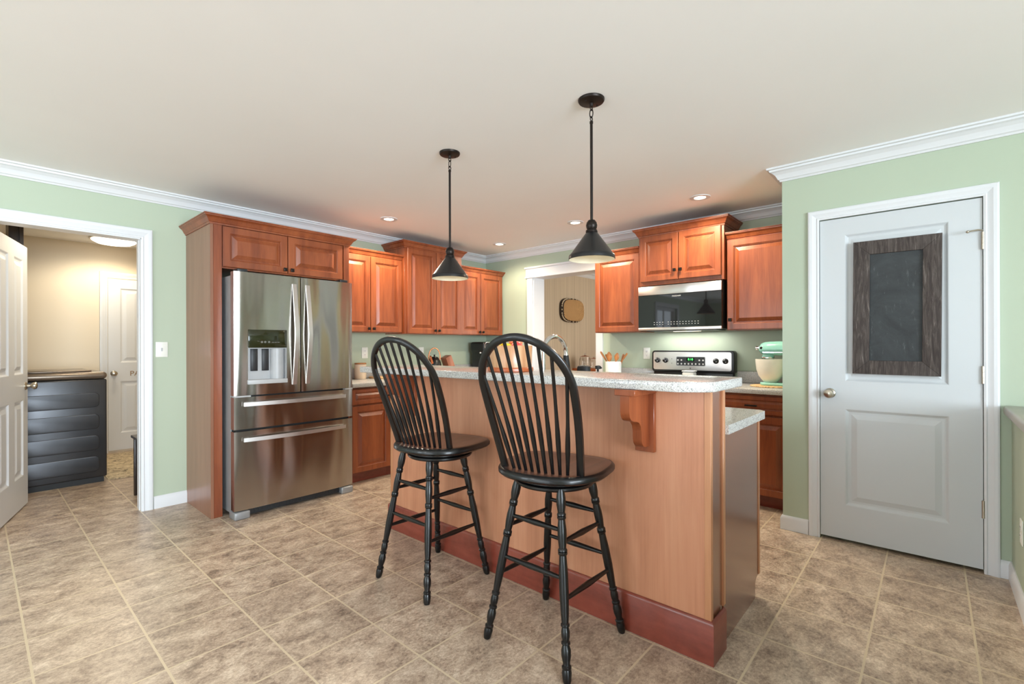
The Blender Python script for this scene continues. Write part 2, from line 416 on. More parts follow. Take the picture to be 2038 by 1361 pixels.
b = MB(); b.box(XR, YR - 0.12, 0, -2.2, YR, HC).box(1.2, YR - 0.12, 0, XP, YR, HC).box(-2.2, YR - 0.12, 0, 1.2, YR, 0.6).box(-2.2, YR - 0.12, 2.3, 1.2, YR, HC)
struct(b.build('wall_right', M['wall']), 'sage green window wall on the right', 'wall')
# window frames with glazing bars
def window(name, Mx, w, h, nu, nv, label):
    b = MB(Mx); f = 0.07
    b.box(0, 0, 0, f, h, 0.08).box(w - f, 0, 0, w, h, 0.08).box(f, 0, 0, w - f, f, 0.08).box(f, h - f, 0, w - f, h, 0.08)
    for i in range(1, nu): b.box(w * i / nu - 0.012, f, 0.02, w * i / nu + 0.012, h - f, 0.05)
    for j in range(1, nv): b.box(f, h * j / nv - 0.012, 0.02, w - f, h * j / nv + 0.012, 0.05)
    c = 0.09
    b.box(-c, -c, 0.115, 0, h + c, 0.14).box(w, -c, 0.115, w + c, h + c, 0.14).box(0, h, 0.115, w, h + c, 0.14).box(0, -c, 0.115, w, 0, 0.14)
    return struct(b.build(name, M['trim']), label, 'window')
window('window_1', basis((XR - 0.12, -0.4, 0.05), (0, 1, 0), (1, 0, 0)), 2.6, 2.1, 2, 1, 'white framed glass patio doors behind the camera')
window('window_2', basis((XR - 0.12, 2.9, 0.85), (0, 1, 0), (1, 0, 0)), 1.1, 1.25, 2, 3, 'white window with glazing bars behind the camera')
window('window_3', basis((1.2, YR - 0.12, 0.6), (-1, 0, 0), (0, 1, 0)), 3.4, 1.7, 3, 1, 'wide white window on the right wall')
window('window_4', left(-2.6, LY0, 0.95), 1.1, 1.17, 2, 3, 'white window with glazing bars on left wall behind camera')
# laundry room shell
b = MB(); b.box(-1.2, LY1, 0, 2.3, LY1 + 0.1, HC).box(-1.3, LY0, 0, -1.2, LY1 + 0.1, HC).box(2.3, LY0, 0, 2.4, LY1 + 0.1, HC).box(-1.2, LY0, 0, DX0, LY0 + 0.006, HC).box(DX1, LY0, 0, 2.3, LY0 + 0.006, HC)
struct(b.build('wall_laundry', M['laundry']), 'cream laundry room walls seen through the doorway', 'wall')
# room behind the far doorway
YS = 4.25
b = MB(); b.box(XB + 0.21, YS, 0, 7.8, YS + 0.1, HC).box(7.7, 1.4, 0, 7.8, YS, HC).box(XB + 0.21, 1.4, 0, 7.8, 1.5, HC)
struct(b.build('wall_dining', M['stripe']), 'beige striped wallpaper wall through the far doorway', 'wall')
# half wall with a ledge
b = MB(); b.box(0.95, -0.45, 0, XP, -0.318, 0.875)
struct(b.build('wall_half', M['wall']), 'low sage half wall at the right edge', 'wall')
b = MB(); b.box(0.9, -0.49, 0.875, XP, -0.286, 0.925, 0.014, 3)
struct(b.build('trim_1', M['capgrey']), 'taupe ledge capping the low half wall', 'ledge')
# crown moulding
CP = [(0, -0.088), (0.010, -0.088), (0.014, -0.078), (0.022, -0.073), (0.026, -0.062), (0.036, -0.045), (0.052, -0.030), (0.064, -0.024), (0.066, -0.014), (0.080, -0.011), (0.080, 0), (0, 0)]
b = MB(); b.sweep([(XR, YW), (XB, YW), (XB, 0.765), (XP, 0.765), (XP, YR), (XR, YR)], CP, closed=True, z=HC)
struct(b.build('trim_2', M['trim'], None, 14), 'white crown moulding around the kitchen ceiling', 'moulding')
b = MB(); b.sweep([(XB + 0.21, YS), (7.7, YS), (7.7, 1.5)], CP, z=HC)
struct(b.build('trim_3', M['trim']), 'white crown moulding in the room beyond the doorway', 'moulding')
# baseboards
BP = [(0, 0), (0.014, 0), (0.014, 0.075), (0.009, 0.088), (0.005, 0.095), (0, 0.095)]
def base(n, pts, label):
    b = MB(); b.sweep(pts, BP); struct(b.build('baseboard_' + n, M['trim']), label, 'baseboard')
base('left', [(0.925, YW), (1.143, YW)], 'white baseboard between the doorway and fridge cabinet')
base('pantry', [(XP + 0.03, 0.765), (XP, 0.765), (XP, 0.614)], 'white baseboard left of the pantry door')
base('right', [(XP, -0.272), (XP, -0.318), (0.95, -0.318)], 'white baseboard along the low half wall')
base('rear', [(XR, 2.3), (XR, YW), (-0.03, YW)], 'white baseboard on the unseen rear corner')
# casings: mitred frame around an opening
def casing(name, Mx, u0, u1, h, w, label, d=0.018, jamb=0.0, cat='trim'):
    b = MB(Mx)
    prof = [(0, 0), (0, d * 0.6), (w * 0.16, d * 0.75), (w * 0.24, d * 0.55), (w * 0.42, d * 0.7), (w * 0.62, d * 0.95), (w * 0.84, d), (w * 0.96, d * 0.9), (w, d * 0.6), (w, 0)]
    rows = []
    for (pu, pz, du, dz) in ((u0, 0, -1, 0), (u0, h, -1, 1), (u1, h, 1, 1), (u1, 0, 1, 0)):
        rows.append([b._v((pu + du * o, pz + dz * o, n)) for o, n in prof])
    for r0, r1 in zip(rows, rows[1:]):
        for i in range(len(prof) - 1): b.bm.faces.new((r0[i], r0[i + 1], r1[i + 1], r1[i]))
    b.bm.faces.new(rows[0]); b.bm.faces.new(list(reversed(rows[-1])))
    if jamb:
        t = 0.004
        b.box(u0, 0, -jamb, u0 + t, h, 0.004).box(u1 - t, 0, -jamb, u1, h, 0.004).box(u0, h - 0.010, -jamb, u1, h, 0.004)
        b.box(u0 + t, 0, -jamb * 0.62, u0 + t + 0.011, h - 0.010, -jamb * 0.32).box(u1 - t - 0.004, 0, -jamb * 0.62, u1 - t, h - 0.010, -jamb * 0.32)
    return struct(b.build(name, M['trim'], None, 12), label, cat)
casing('trim_4', left(0, YW, 0), DX0 - 0.0, DX1, DZ, 0.070, 'white casing around the laundry doorway', jamb=0.126)
casing('trim_5', back(XP, 0, 0), -PY1, -PY0, PZ, 0.063, 'white casing around the pantry door', d=0.02)
casing('trim_6', basis((0, LY1, 0), (1, 0, 0), (0, -1, 0)), 1.055, 1.81, 2.07, 0.07, 'cream lit casing around the inner laundry door')
# craftsman doorway trim on far wall
b = MB(); b.box(XB - 0.018, OY1, 0, XB, OY1 + 0.085, OZ).box(XB - 0.018, OY0 - 0.085, 0, XB, OY0, OZ)
b.box(XB - 0.022, OY0 - 0.10, OZ, XB, OY1 + 0.10, OZ + 0.10).box(XB - 0.034, OY0 - 0.12, OZ + 0.10, XB, OY1 + 0.12, OZ + 0.125, 0.004).box(XB - 0.030, OY0 - 0.11, OZ - 0.012, XB, OY1 + 0.11, OZ + 0.004)
b.box(XB, OY1 - 0.012, 0, XB + 0.21, OY1, OZ).box(XB, OY0, 0, XB + 0.21, OY0 + 0.012, OZ).box(XB, OY0, OZ - 0.012, XB + 0.21, OY1, OZ)
struct(b.build('trim_7', M['trim']), 'white flat trim with a header around the far doorway', 'trim')

# ------------------------------------------------------------------ doors
DRG = [(0, 0), (0.004, -0.001), (0.014, -0.010), (0.020, -0.012), (0.032, -0.012), (0.036, -0.011), (0.058, -0.003), (0.062, -0.002)]
def knobset(Mx, u, z, parent, mat):
    b = MB(Mx)
    A = Matrix(((1, 0, 0), (0, 1, 0), (0, 0, 1)))
    b.lathe([(0.031, 0), (0.031, 0.004), (0.026, 0.009), (0.012, 0.012), (0.011, 0.030), (0.020, 0.036), (0.028, 0.046), (0.029, 0.056), (0.024, 0.065), (0.012, 0.069), (0.0005, 0.070)], (u, z, 0), 24)
    return b.build('door_knob', mat, parent)
def hinges(Mx, u, zs, parent):
    for z in zs:
        b = MB(Mx)
        b.rod((u, z - 0.05, 0.006), (u, z + 0.05, 0.006), [(0, 0.004), (0.03, 0.0075), (0.33, 0.0075), (0.335, 0.0065), (0.345, 0.0075), (0.65, 0.0075), (0.655, 0.0065), (0.665, 0.0075), (0.97, 0.0075), (1, 0.004)], 12)
        b.build('hinge', M['nickel'], parent)
d = thing('door_1', 'white two-panel pantry door with a nickel knob', 'door', (XP, 0.17, 0)); d['kind'] = 'structure'
Mx = back(XP - 0.002, PY1 - 0.003, 0.02); W = PY1 - PY0 - 0.006
yo = PY1 - 0.003
b = MB(Mx); b.slab(W, 2.036, 0.04, [(yo - 0.412, 0.845 - 0.02, yo + 0.072 , 0.845 - 0.02 + 1.0)] and [(yo - 0.414, 0.216, yo + 0.074, 0.826), (yo - 0.414, 1.0, yo + 0.074, 1.93)], DRG)
b.build('door_panel', M['door'], d, 8)
knobset(Mx, yo - 0.493, 0.922, d, M['nickel'])
hinges(Mx, W + 0.001, (0.33, 1.065, 1.80), d)
b = MB(Mx); b.tube([(W, 1.855, 0.012), (W - 0.02, 1.857, 0.028), (W - 0.055, 1.852, 0.036)], 0.004, 8).ball((W - 0.06, 1.851, 0.036), 0.008)
b.build('hinge_stop', M['nickel'], d)
# laundry door, standing open
hx, hy = 0.088, 4.652; fx, fy = 0.292, 5.425
U = Vector((fx - hx, fy - hy, 0)); WL = U.length; U.normalize(); N = Vector((U.y, -U.x, 0))
d = thing('door_2', 'white four-panel laundry door standing open', 'door', (hx, hy, 0)); d['kind'] = 'structure'
Mx = basis((hx, hy, 0.012), U, N)
b = MB(Mx); hw = (WL - 0.36) / 2
b.slab(WL, 2.035, 0.036, [(0.115, 0.24, 0.115 + hw, 0.83), (WL - 0.115 - hw, 0.24, WL - 0.115, 0.83), (0.115, 1.03, 0.115 + hw, 1.92), (WL - 0.115 - hw, 1.03, WL - 0.115, 1.92)], DRG)
b.build('door_panel', M['trim'], d, 8)
knobset(Mx, WL - 0.06, 0.935, d, M['nickel'])
# inner laundry door with lettering
d = thing('door_3', 'cream lit white door with lettering at back of laundry', 'door', (1.43, LY1, 0)); d['kind'] = 'structure'
Mx = basis((1.06, LY1 - 0.016, 0.025), (1, 0, 0), (0, -1, 0)); W = 0.745; hw = (W - 0.34) / 2
b = MB(Mx); b.slab(W, 2.035, 0.0155, [(0.11, 0.2, 0.11 + hw, 0.82), (W - 0.11 - hw, 0.2, W - 0.11, 0.82), (0.11, 1.04, 0.11 + hw, 1.93), (W - 0.11 - hw, 1.04, W - 0.11, 1.93)], DRG)
b.build('door_panel', M['trim'], d, 8)
knobset(Mx, 0.05, 0.915, d, M['nickel'])
text('lettering', 'PA', 0.085, Mx @ Matrix.Translation((0.250, 0.905, 0.002)), M['letter'], d)

# ------------------------------------------------------------------ cabinets
DR = [(0, -0.020), (0, -0.004), (0.004, 0), (0.050, 0), (0.052, -0.002), (0.055, -0.006), (0.058, -0.006), (0.061, -0.014), (0.067, -0.014), (0.070, -0.013), (0.094, -0.001), (0.097, 0.0)]
DRS = [(0, -0.020), (0, -0.004), (0.004, 0), (0.030, 0), (0.033, -0.003), (0.036, -0.010), (0.040, -0.011), (0.056, -0.001), (0.058, 0.0)]
CROWN = [(0, -0.002), (0.006, -0.002), (0.008, 0.010), (0.014, 0.014), (0.018, 0.024), (0.028, 0.042), (0.040, 0.052), (0.044, 0.054), (0.045, 0.062), (0.050, 0.064), (0.050, 0.070), (0, 0.070)]
def sqknob(Mx, u, z, parent):
    b = MB(Mx); b.lathe([(0.007, 0), (0.005, 0.004), (0.005, 0.014), (0.008, 0.018)], (u, z, 0), 12)
    b.box(u - 0.014, z - 0.014, 0.016, u + 0.014, z + 0.014, 0.026, 0.003)
    b.build('knob', M['bronze'], parent)
def barpull(Mx, u, z, parent, L=0.09):
    b = MB(Mx); b.box(u - L / 2, z - 0.007, 0.018, u + L / 2, z + 0.007, 0.028, 0.004)
    b.box(u - L / 2 + 0.006, z - 0.005, 0, u - L / 2 + 0.018, z + 0.005, 0.02).box(u + L / 2 - 0.018, z - 0.005, 0, u + L / 2 - 0.006, z + 0.005, 0.02)
    b.build('pull', M['bronze'], parent)
def cdoor(Mf, u0, z0, u1, z1, parent, knob=None, pull=None, name='door', small=False):
    b = MB(Mf @ Matrix.Translation((0, 0, 0.021))); b.rings(u0, z0, u1, z1, DRS if small else DR)
    o = b.build(name, M['cherry'], parent, 10)
    if knob: sqknob(Mf @ Matrix.Translation((0, 0, 0.021)), knob[0], knob[1], o)
    if pull: barpull(Mf @ Matrix.Translation((0, 0, 0.021)), pull[0], pull[1], o)
    return o
def cab(name, label, cat, Mw, w, z0, z1, depth, doors, crown=None, group=None, crown_ends=(True, True), toe=False):
    """Mw: frame at the wall (u along the wall, z up, n into the room)"""
    O = Mw @ Vector((w / 2, 0, depth / 2))
    t = thing(name, label, cat, (O.x, O.y, z0), group)
    b = MB(Mw); b.box(0, z0 + (0.1 if toe else 0), 0.002, w, z1, depth - 0.021, 0.0015, 1)
    b.build('cabinet_box', M['cherry'], t)
    if toe:
        b = MB(Mw); b.box(0, z0, 0.02, w, z0 + 0.1, depth - 0.09); b.build('toe_kick', M['plinth'], t)
    Mf = Mw @ Matrix.Translation((0, 0, depth - 0.021))
    for dd in doors: cdoor(Mf, *dd[:4], t, **(dd[4] if len(dd) > 4 else {}))
    if crown:
        pts = [Mw @ Vector(p) for p in ((0, 0, 0.002), (0, 0, depth - 0.02), (w, 0, depth - 0.02), (w, 0, 0.002))]
        if not crown_ends[0]: pts = pts[1:]
        if not crown_ends[1]: pts = pts[:-1]
        b = MB(); b.sweep([(p.x, p.y) for p in pts], [(o, h * crown / 0.070) for o, h in CROWN], z=z1 - 0.004)
        b.build('crown', M['cherry'], t, 14)
    return t
G1 = 'cherry wall cabinets'
# enclosure of the refrigerator
t = thing('fridge_cabinet', 'tall cherry enclosure with two small doors above the refrigerator', 'cabinet', (1.69, 4.2, 0))
b = MB(); b.box(1.143, 3.925, 0, 1.163, YW - 0.002, 2.155, 0.001, 1); b.build('side_panel', M['sidelam'], t)
b = MB(); b.box(1.1635, 3.925, 0, 1.219, 3.985, 2.155, 0.0015, 1); b.build('stile', M['cherry'], t)
b = MB(); b.box(2.187, 3.925, 0, 2.241, YW - 0.002, 2.155, 0.0015, 1); b.build('side_panel', M['cherry'], t)
b = MB(); b.box(1.219, 3.946, 1.835, 2.187, YW - 0.002, 2.155); b.build('cabinet_box', M['cherry'], t)
Mf = left(0, 3.946, 0)
cdoor(Mf, 1.226, 1.845, 1.697, 2.146, t, knob=(1.672, 1.873)); cdoor(Mf, 1.704, 1.845, 2.180, 2.146, t, knob=(1.728, 1.873))
b = MB(); b.sweep([(1.143, YW - 0.002), (1.143, 3.925), (2.241, 3.925), (2.241, 4.135)], [(o, h * 0.95) for o, h in CROWN], z=2.150)
b.build('crown', M['cherry'], t, 14)
# left wall uppers
cab('wall_cabinet', 'cherry two-door wall cabinet directly right of the refrigerator', 'cabinet', left(2.242, YW, 0), 0.764, 1.392, 2.150, 0.327,
    [(0.005, 1.397, 0.382, 2.146, dict(knob=(0.357, 1.428))), (0.388, 1.397, 0.759, 2.146, dict(knob=(0.412, 1.428)))], 0.062, G1, (False, False))
cab('wall_cabinet', 'tallest cherry two-door cabinet in the middle of left wall', 'cabinet', left(3.008, YW, 0), 0.814, 1.384, 2.300, 0.377,
    [(0.028, 1.389, 0.415, 2.292, dict(knob=(0.390, 1.424))), (0.421, 1.389, 0.788, 2.292, dict(knob=(0.446, 1.424)))], 0.068, G1)
cab('wall_cabinet', 'cherry two-door wall cabinet in the far left corner', 'cabinet', left(3.826, YW, 0), 0.744, 1.388, 2.150, 0.327,
    [(0.005, 1.393, 0.341, 2.146, dict(knob=(0.316, 1.424))), (0.347, 1.393, 0.739, 2.146, dict(knob=(0.372, 1.424)))], 0.062, G1, (False, True))
# far wall uppers
cab('wall_cabinet', 'cherry single-door wall cabinet between doorway and microwave', 'cabinet', back(XB, 2.622, 0), 0.507, 1.384, 2.150, 0.325,
    [(0.006, 1.389, 0.501, 2.146)], 0.064, G1, (True, False))
cab('wall_cabinet', 'short cherry two-door cabinet above the microwave', 'cabinet', back(XB, 2.102, 0), 0.780, 1.815, 2.282, 0.385,
    [(0.022, 1.852, 0.385, 2.277, dict(knob=(0.360, 1.935))), (0.391, 1.852, 0.758, 2.277, dict(knob=(0.416, 1.935)))], 0.076, G1)
cab('wall_cabinet', 'cherry wall cabinet beside the pantry wall, above the mixer', 'cabinet', back(XB, 1.318, 0), 0.550, 1.380, 2.150, 0.325,
    [(0.006, 1.385, 0.545, 2.146, dict(knob=(0.034, 1.468)))], 0.064, G1, (False, False))
# base cabinets
G2 = 'cherry base cabinets'
def basecab(label, Mw, w, ks=1):
    ds = []
    e = w / ks
    for k in range(ks):
        a, c = k * e + 0.012, (k + 1) * e - 0.012
        ds.append((a, 0.722, c, 0.862, dict(pull=((a + c) / 2, 0.788), name='drawer', small=True)))
        ds.append((a, 0.105, c, 0.706, dict(knob=(c - 0.03 if k % 2 == 0 else a + 0.03, 0.612))))
    return cab('base_cabinet', label, 'cabinet', Mw, w, 0.0, 0.877, 0.615, ds, None, G2, toe=True)
t = cab('base_cabinet', 'cherry base cabinet with one drawer right of the refrigerator', 'cabinet', left(2.243, YW, 0), 0.425, 0.0, 0.877, 0.615,
    [(0.012, 0.722, 0.413, 0.862, dict(pull=(0.36, 0.788), name='drawer', small=True)), (0.012, 0.105, 0.413, 0.706, dict(knob=(0.385, 0.612)))], None, G2, toe=True)
basecab('cherry double base cabinet in the far left corner, behind the island', left(2.670, YW, 0), 0.95, 2)
basecab('cherry corner base cabinet below the coffee maker', left(3.622, YW, 0), 0.94, 2)
basecab('cherry base cabinet below the crock of wooden spoons', back(XB, 2.62, 0), 0.50)
basecab('cherry base cabinet below the mint stand mixer', back(XB, 1.322, 0), 0.553)
# worktops
def worktop(label, boxes, splash):
    b = MB()
    for x0, y0, x1, y1 in boxes: b.box(x0, y0, 0.879, x1, y1, 0.918, 0.006, 3)
    t = tag(b.build('countertop', M['granite']), label, 'countertop', 'speckled countertops')
    return t
def worktop_s(label, bx, sp):
    x0, y0, x1, y1 = bx
    t = thing('countertop', label, 'countertop', ((x0 + x1) / 2, (y0 + y1) / 2, 0.879), 'speckled countertops')
    b = MB(); b.box(x0, y0, 0.879, x1, y1, 0.918, 0.006, 3); b.build('slab', M['granite'], t)
    b = MB(); b.box(*sp, 0.003, 2); b.build('backsplash', M['granite'], t)
worktop_s('speckled countertop along the left wall behind the stools', (2.245, 3.877, XB - 0.003, YW - 0.003), (2.245, YW - 0.025, 0.9185, XB - 0.003, YW - 0.003, 1.018))
worktop_s('short speckled countertop under the crock of spoons', (3.945, 2.106, XB - 0.003, 2.635), (XB - 0.025, 2.106, 0.9185, XB - 0.003, 2.635, 1.018))
worktop_s('speckled countertop under the stand mixer', (3.945, 0.768, XB - 0.003, 1.318), (XB - 0.025, 0.768, 0.9185, XB - 0.003, 1.318, 1.018))

# ------------------------------------------------------------------ refrigerator
t = thing('refrigerator', 'stainless french-door refrigerator in the cherry enclosure', 'refrigerator', (1.705, 4.1, 0))
FX0, FX1 = 1.243, 2.172
b = MB(); b.box(FX0 + 0.002, 3.832, 0.035, FX1 - 0.004, 4.46, 1.772, 0.004); b.build('body', M['greymetal'], t)
def curved(u0, u1, z0, z1, yb, yf, bulge, hole=None, nu=18):
    b = MB(); us = [u0 + (u1 - u0) * i / nu for i in range(nu + 1)]; zs = [z0, z1]
    if hole: us = sorted(set([u for u in us if all(abs(u - h) > 0.012 for h in hole[:2])] + [hole[0], hole[1]])); zs = [z0, hole[2], hole[3], z1]
    cm, hw = (FX0 + FX1) / 2, (FX1 - FX0) / 2
    fy = lambda u: yf - bulge * (1 - ((u - cm) / hw) ** 2) + (0.004 if (u - u0 < 1e-6 or u1 - u < 1e-6) else 0)
    for a, c in zip(us, us[1:]):
        for e, f in zip(zs, zs[1:]):
            if hole and hole[0] - 1e-6 <= a < hole[1] - 1e-6 and abs(e - hole[2]) < 1e-6: continue
            b.bm.faces.new([b._v(p) for p in ((a, fy(a), e), (c, fy(c), e), (c, fy(c), f), (a, fy(a), f))])
    for z in (z0, z1):
        for a, c in zip(us, us[1:]): b.bm.faces.new([b._v(p) for p in ((a, fy(a), z), (c, fy(c), z), (c, yb, z), (a, yb, z))])
    for u in (u0, u1):
        for e, f in zip(zs, zs[1:]): b.bm.faces.new([b._v(p) for p in ((u, fy(u), e), (u, yb, e), (u, yb, f), (u, fy(u), f))])
    b.bm.faces.new([b._v(p) for p in ((u0, yb, z0), (u1, yb, z0), (u1, yb, z1), (u0, yb, z1))])
    return b, fy
YF = 3.757
HO = (1.335, 1.613, 0.978, 1.378)
b, fy = curved(FX0, 1.719, 0.895, 1.797, 3.825, YF, 0.008, HO); dl = b.build('door', M['steel'], t)
b, _ = curved(1.726, FX1, 0.895, 1.797, 3.825, YF, 0.008); dr = b.build('door', M['steel'], t)
b, _ = curved(FX0, FX1, 0.650, 0.883, 3.825, YF, 0.008); w1 = b.build('drawer', M['steel'], t)
b, _ = curved(FX0, FX1, 0.062, 0.634, 3.825, YF, 0.008); w2 = b.build('drawer', M['steel'], t)
b = MB(); b.box(FX0 + 0.02, 3.79, 0.60, FX1 - 0.02, 3.831, 0.91).box(1.70, 3.78, 0.9, 1.745, 3.831, 1.79).box(FX0 + 0.006, 3.8255, 0.07, FX0 + 0.02, 3.832, 1.79)
b.build('gasket', M['gasket'], t)  # near-black strips between and beside the doors and drawers
def bowbar(pts, w, th_, up): return pts
for (x, par) in ((1.668, dl), (1.776, dr)):
    b = MB(); n = 24; rows = []
    for i in range(n + 1):
        s = i / n; z = 0.955 + 0.785 * s; o = 0.012 + 0.055 * (1 - abs(2 * s - 1) ** 1.25)
        y = fy(x) - o; thk = 0.014 + 0.010 * (1 - abs(2 * s - 1))
        rows.append([b._v((x - 0.0155, y, z)), b._v((x + 0.0155, y, z)), b._v((x + 0.0135, y + thk, z)), b._v((x - 0.0135, y + thk, z))])
    for r0, r1 in zip(rows, rows[1:]):
        for k in range(4): b.bm.faces.new((r0[k], r0[(k + 1) % 4], r1[(k + 1) % 4], r1[k]))
    b.bm.faces.new(rows[0]); b.bm.faces.new(rows[-1])
    for z in (0.975, 1.715): b.box(x - 0.01, fy(x) - 0.012, z - 0.018, x + 0.01, fy(x) + 0.004, z + 0.018)
    b.build('handle', M['satin'], par)
for (z, par) in ((0.832, w1), (0.574, w2)):
    b = MB(); n = 24; rows = []
    for i in range(n + 1):
        s = i / n; x = 1.298 + 0.80 * s; o = 0.028 + 0.020 * (1 - abs(2 * s - 1) ** 2)
        y = fy(x) - o
        rows.append([b._v((x, y, z - 0.0145)), b._v((x, y, z + 0.0145)), b._v((x, y + 0.014, z + 0.012)), b._v((x, y + 0.014, z - 0.012))])
    for r0, r1 in zip(rows, rows[1:]):
        for k in range(4): b.bm.faces.new((r0[k], r0[(k + 1) % 4], r1[(k + 1) % 4], r1[k]))
    b.bm.faces.new(rows[0]); b.bm.faces.new(rows[-1])
    for x in (1.325, 2.07): b.box(x - 0.015, fy(x) - 0.018, z - 0.01, x + 0.015, fy(x) + 0.004, z + 0.01)
    b.build('handle', M['satin'], par)
# ice and water dispenser set into the left door
ym = fy(1.47)
b = MB(); b.box(HO[0], ym + 0.058, HO[2], HO[1], ym + 0.062, 1.25).box(HO[0] - 0.001, ym + 0.004, HO[2], HO[0] + 0.004, ym + 0.062, 1.25).box(HO[1] - 0.004, ym + 0.004, HO[2], HO[1] + 0.001, ym + 0.062, 1.25).box(HO[0], ym + 0.01, 1.236, HO[1], ym + 0.062, 1.25)
# rounded light pillar on the right of the niche
b.lathe([(0.052, 0), (0.052, 0.24)], (1.562, ym + 0.062, 0.996), 20)
ds = b.build('dispenser', M['lightgrey'], dl)
b = MB(); b.box(HO[0] + 0.001, ym - 0.004, 1.243, HO[1] - 0.001, ym + 0.06, HO[3] - 0.001, 0.003); b.build('control_panel', M['olive'], dl)
b = MB(); b.box(HO[0] - 0.003, ym - 0.010, HO[2] - 0.004, HO[1] + 0.003, ym + 0.06, HO[2] + 0.028, 0.003); b.build('drip_tray', M['lightgrey'], dl)
for x in (1.394, 1.474):
    b = MB(); b.box(x - 0.021, ym + 0.040, 1.075, x + 0.021, ym + 0.050, 1.238, 0.004); b.box(x - 0.025, ym + 0.046, 1.070, x + 0.025, ym + 0.058, 1.238, 0.003)
    b.build('dispenser_paddle', M['darkplastic'], dl)
text('printing', '\u25cb  \u25cb   \u25cb   \u2014 \u2014 \u2014', 0.016, basis((1.49, ym - 0.0045, 1.285), (1, 0, 0), (0, -1, 0)), M['paleink'], dl, 0.0003)
text('badge', 'Whirlpool', 0.026, basis((2.045, fy(2.045) - 0.001, 1.708), (1, 0, 0), (0, -1, 0)), M['ink'], dr, 0.0006)
b = MB(); b.box(1.262, 3.79, 0.012, 2.15, 3.85, 0.066)
for i in range(26): b.box(1.33 + i * 0.029, 3.786, 0.024, 1.348 + i * 0.029, 3.792, 0.056)
b.build('base_grille', M['darkplastic'], t)
for x0, x1 in ((FX0 - 0.004, 1.345), (2.065, FX1 - 0.002)):
    b = MB(); b.box(x0, 3.742, 0, x1, 3.86, 0.056, 0.010, 3); b.build('foot', M['greymetal'], t)
for x in (FX0 + 0.03, FX1 - 0.10):
    b = MB(); b.box(x, 3.775, 1.797, x + 0.07, 3.87, 1.822, 0.006); b.build('hinge_cover', M['darkplastic'], t)
for x0, x1 in ((FX0, FX0 + 0.11), (FX1 - 0.07, FX1)):
    b = MB(); b.box(x0, 3.752, 0.884, x1, 3.80, 0.894); b.build('hinge_plate', M['lightgrey'], t)

# ------------------------------------------------------------------ island
IY0, IY1 = 0.65, 2.812
t = thing('kitchen_island', 'cherry kitchen island with red plinth behind the stools', 'island', (2.25, 1.73, 0))
b = MB(); b.box(1.915, IY0 + 0.022, 0, 1.935, IY1 - 0.022, 1.075); b.build('front_panel', M['cherrypanel'], t)
for y0, y1 in ((IY0, IY0 + 0.026), (IY1 - 0.026, IY1)):
    b = MB(); b.box(1.9135, y0, 0.0, 1.936, y1, 1.0745, 0.001, 1); b.build('corner_strip', M['edge'], t)
for y0, y1 in ((IY0 + 0.006, IY0 + 0.03), (IY1 - 0.03, IY1 - 0.006)):
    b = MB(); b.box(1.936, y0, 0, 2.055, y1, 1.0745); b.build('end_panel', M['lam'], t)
    yy = (IY0 - 0.002, IY0 + 0.03) if y0 < 1 else (IY1 - 0.03, IY1 + 0.002)
    b = MB(); b.box(2.055, yy[0], 0.17 if y0 < 1 else 0, 2.082, yy[1], 1.0745, 0.002, 1); b.build('corner_strip', M['edge'], t)
b = MB(); b.box(1.936, IY0 + 0.031, 0, 2.078, IY1 - 0.031, 1.0745); b.build('pony_wall', M['cherry'], t)
for y0, y1 in ((IY0 + 0.008, IY0 + 0.028), (IY1 - 0.028, IY1 - 0.008)):
    b = MB(Matrix(((1, 0, 0, 0), (0, 0, 1, 0), (0, 1, 0, 0), (0, 0, 0, 1))))
    b.prism([(2.082, 0), (2.560, 0), (2.560, 0.075), (2.585, 0.095), (2.612, 0.1), (2.612, 0.877), (2.082, 0.877)], y0, y1)
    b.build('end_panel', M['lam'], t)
    b = MB(); b.box(2.612, y0 - 0.004, 0.1, 2.634, y1 + 0.004, 0.877, 0.001, 1); b.build('corner_strip', M['edge'], t)
b = MB(); b.box(2.083, IY0 + 0.03, 0.1, 2.61, IY1 - 0.03, 0.70).box(2.083, IY0 + 0.03, 0, 2.55, IY1 - 0.03, 0.1); b.build('cabinet_box', M['cherry'], t)
Mf = basis((2.611, IY0 + 0.03, 0), (0, 1, 0), (1, 0, 0)); WW = IY1 - IY0 - 0.06
for k in range(4):
    a, c = k * WW / 4 + 0.01, (k + 1) * WW / 4 - 0.01
    cdoor(Mf, a, 0.11, c, 0.706, t, knob=(c - 0.03 if k % 2 == 0 else a + 0.03, 0.62)); cdoor(Mf, a, 0.722, c, 0.862, t, pull=((a + c) / 2, 0.79), name='drawer', small=True)
PP = [(0, 0), (0.013, 0), (0.013, 0.155), (0.010, 0.163), (0.004, 0.168), (0, 0.168)]
b = MB(); b.sweep([(2.055, IY1), (1.9135, IY1), (1.9135, IY0), (2.055, IY0)], PP, side=1 if False else -1); b.build('plinth', M['plinth'], t)
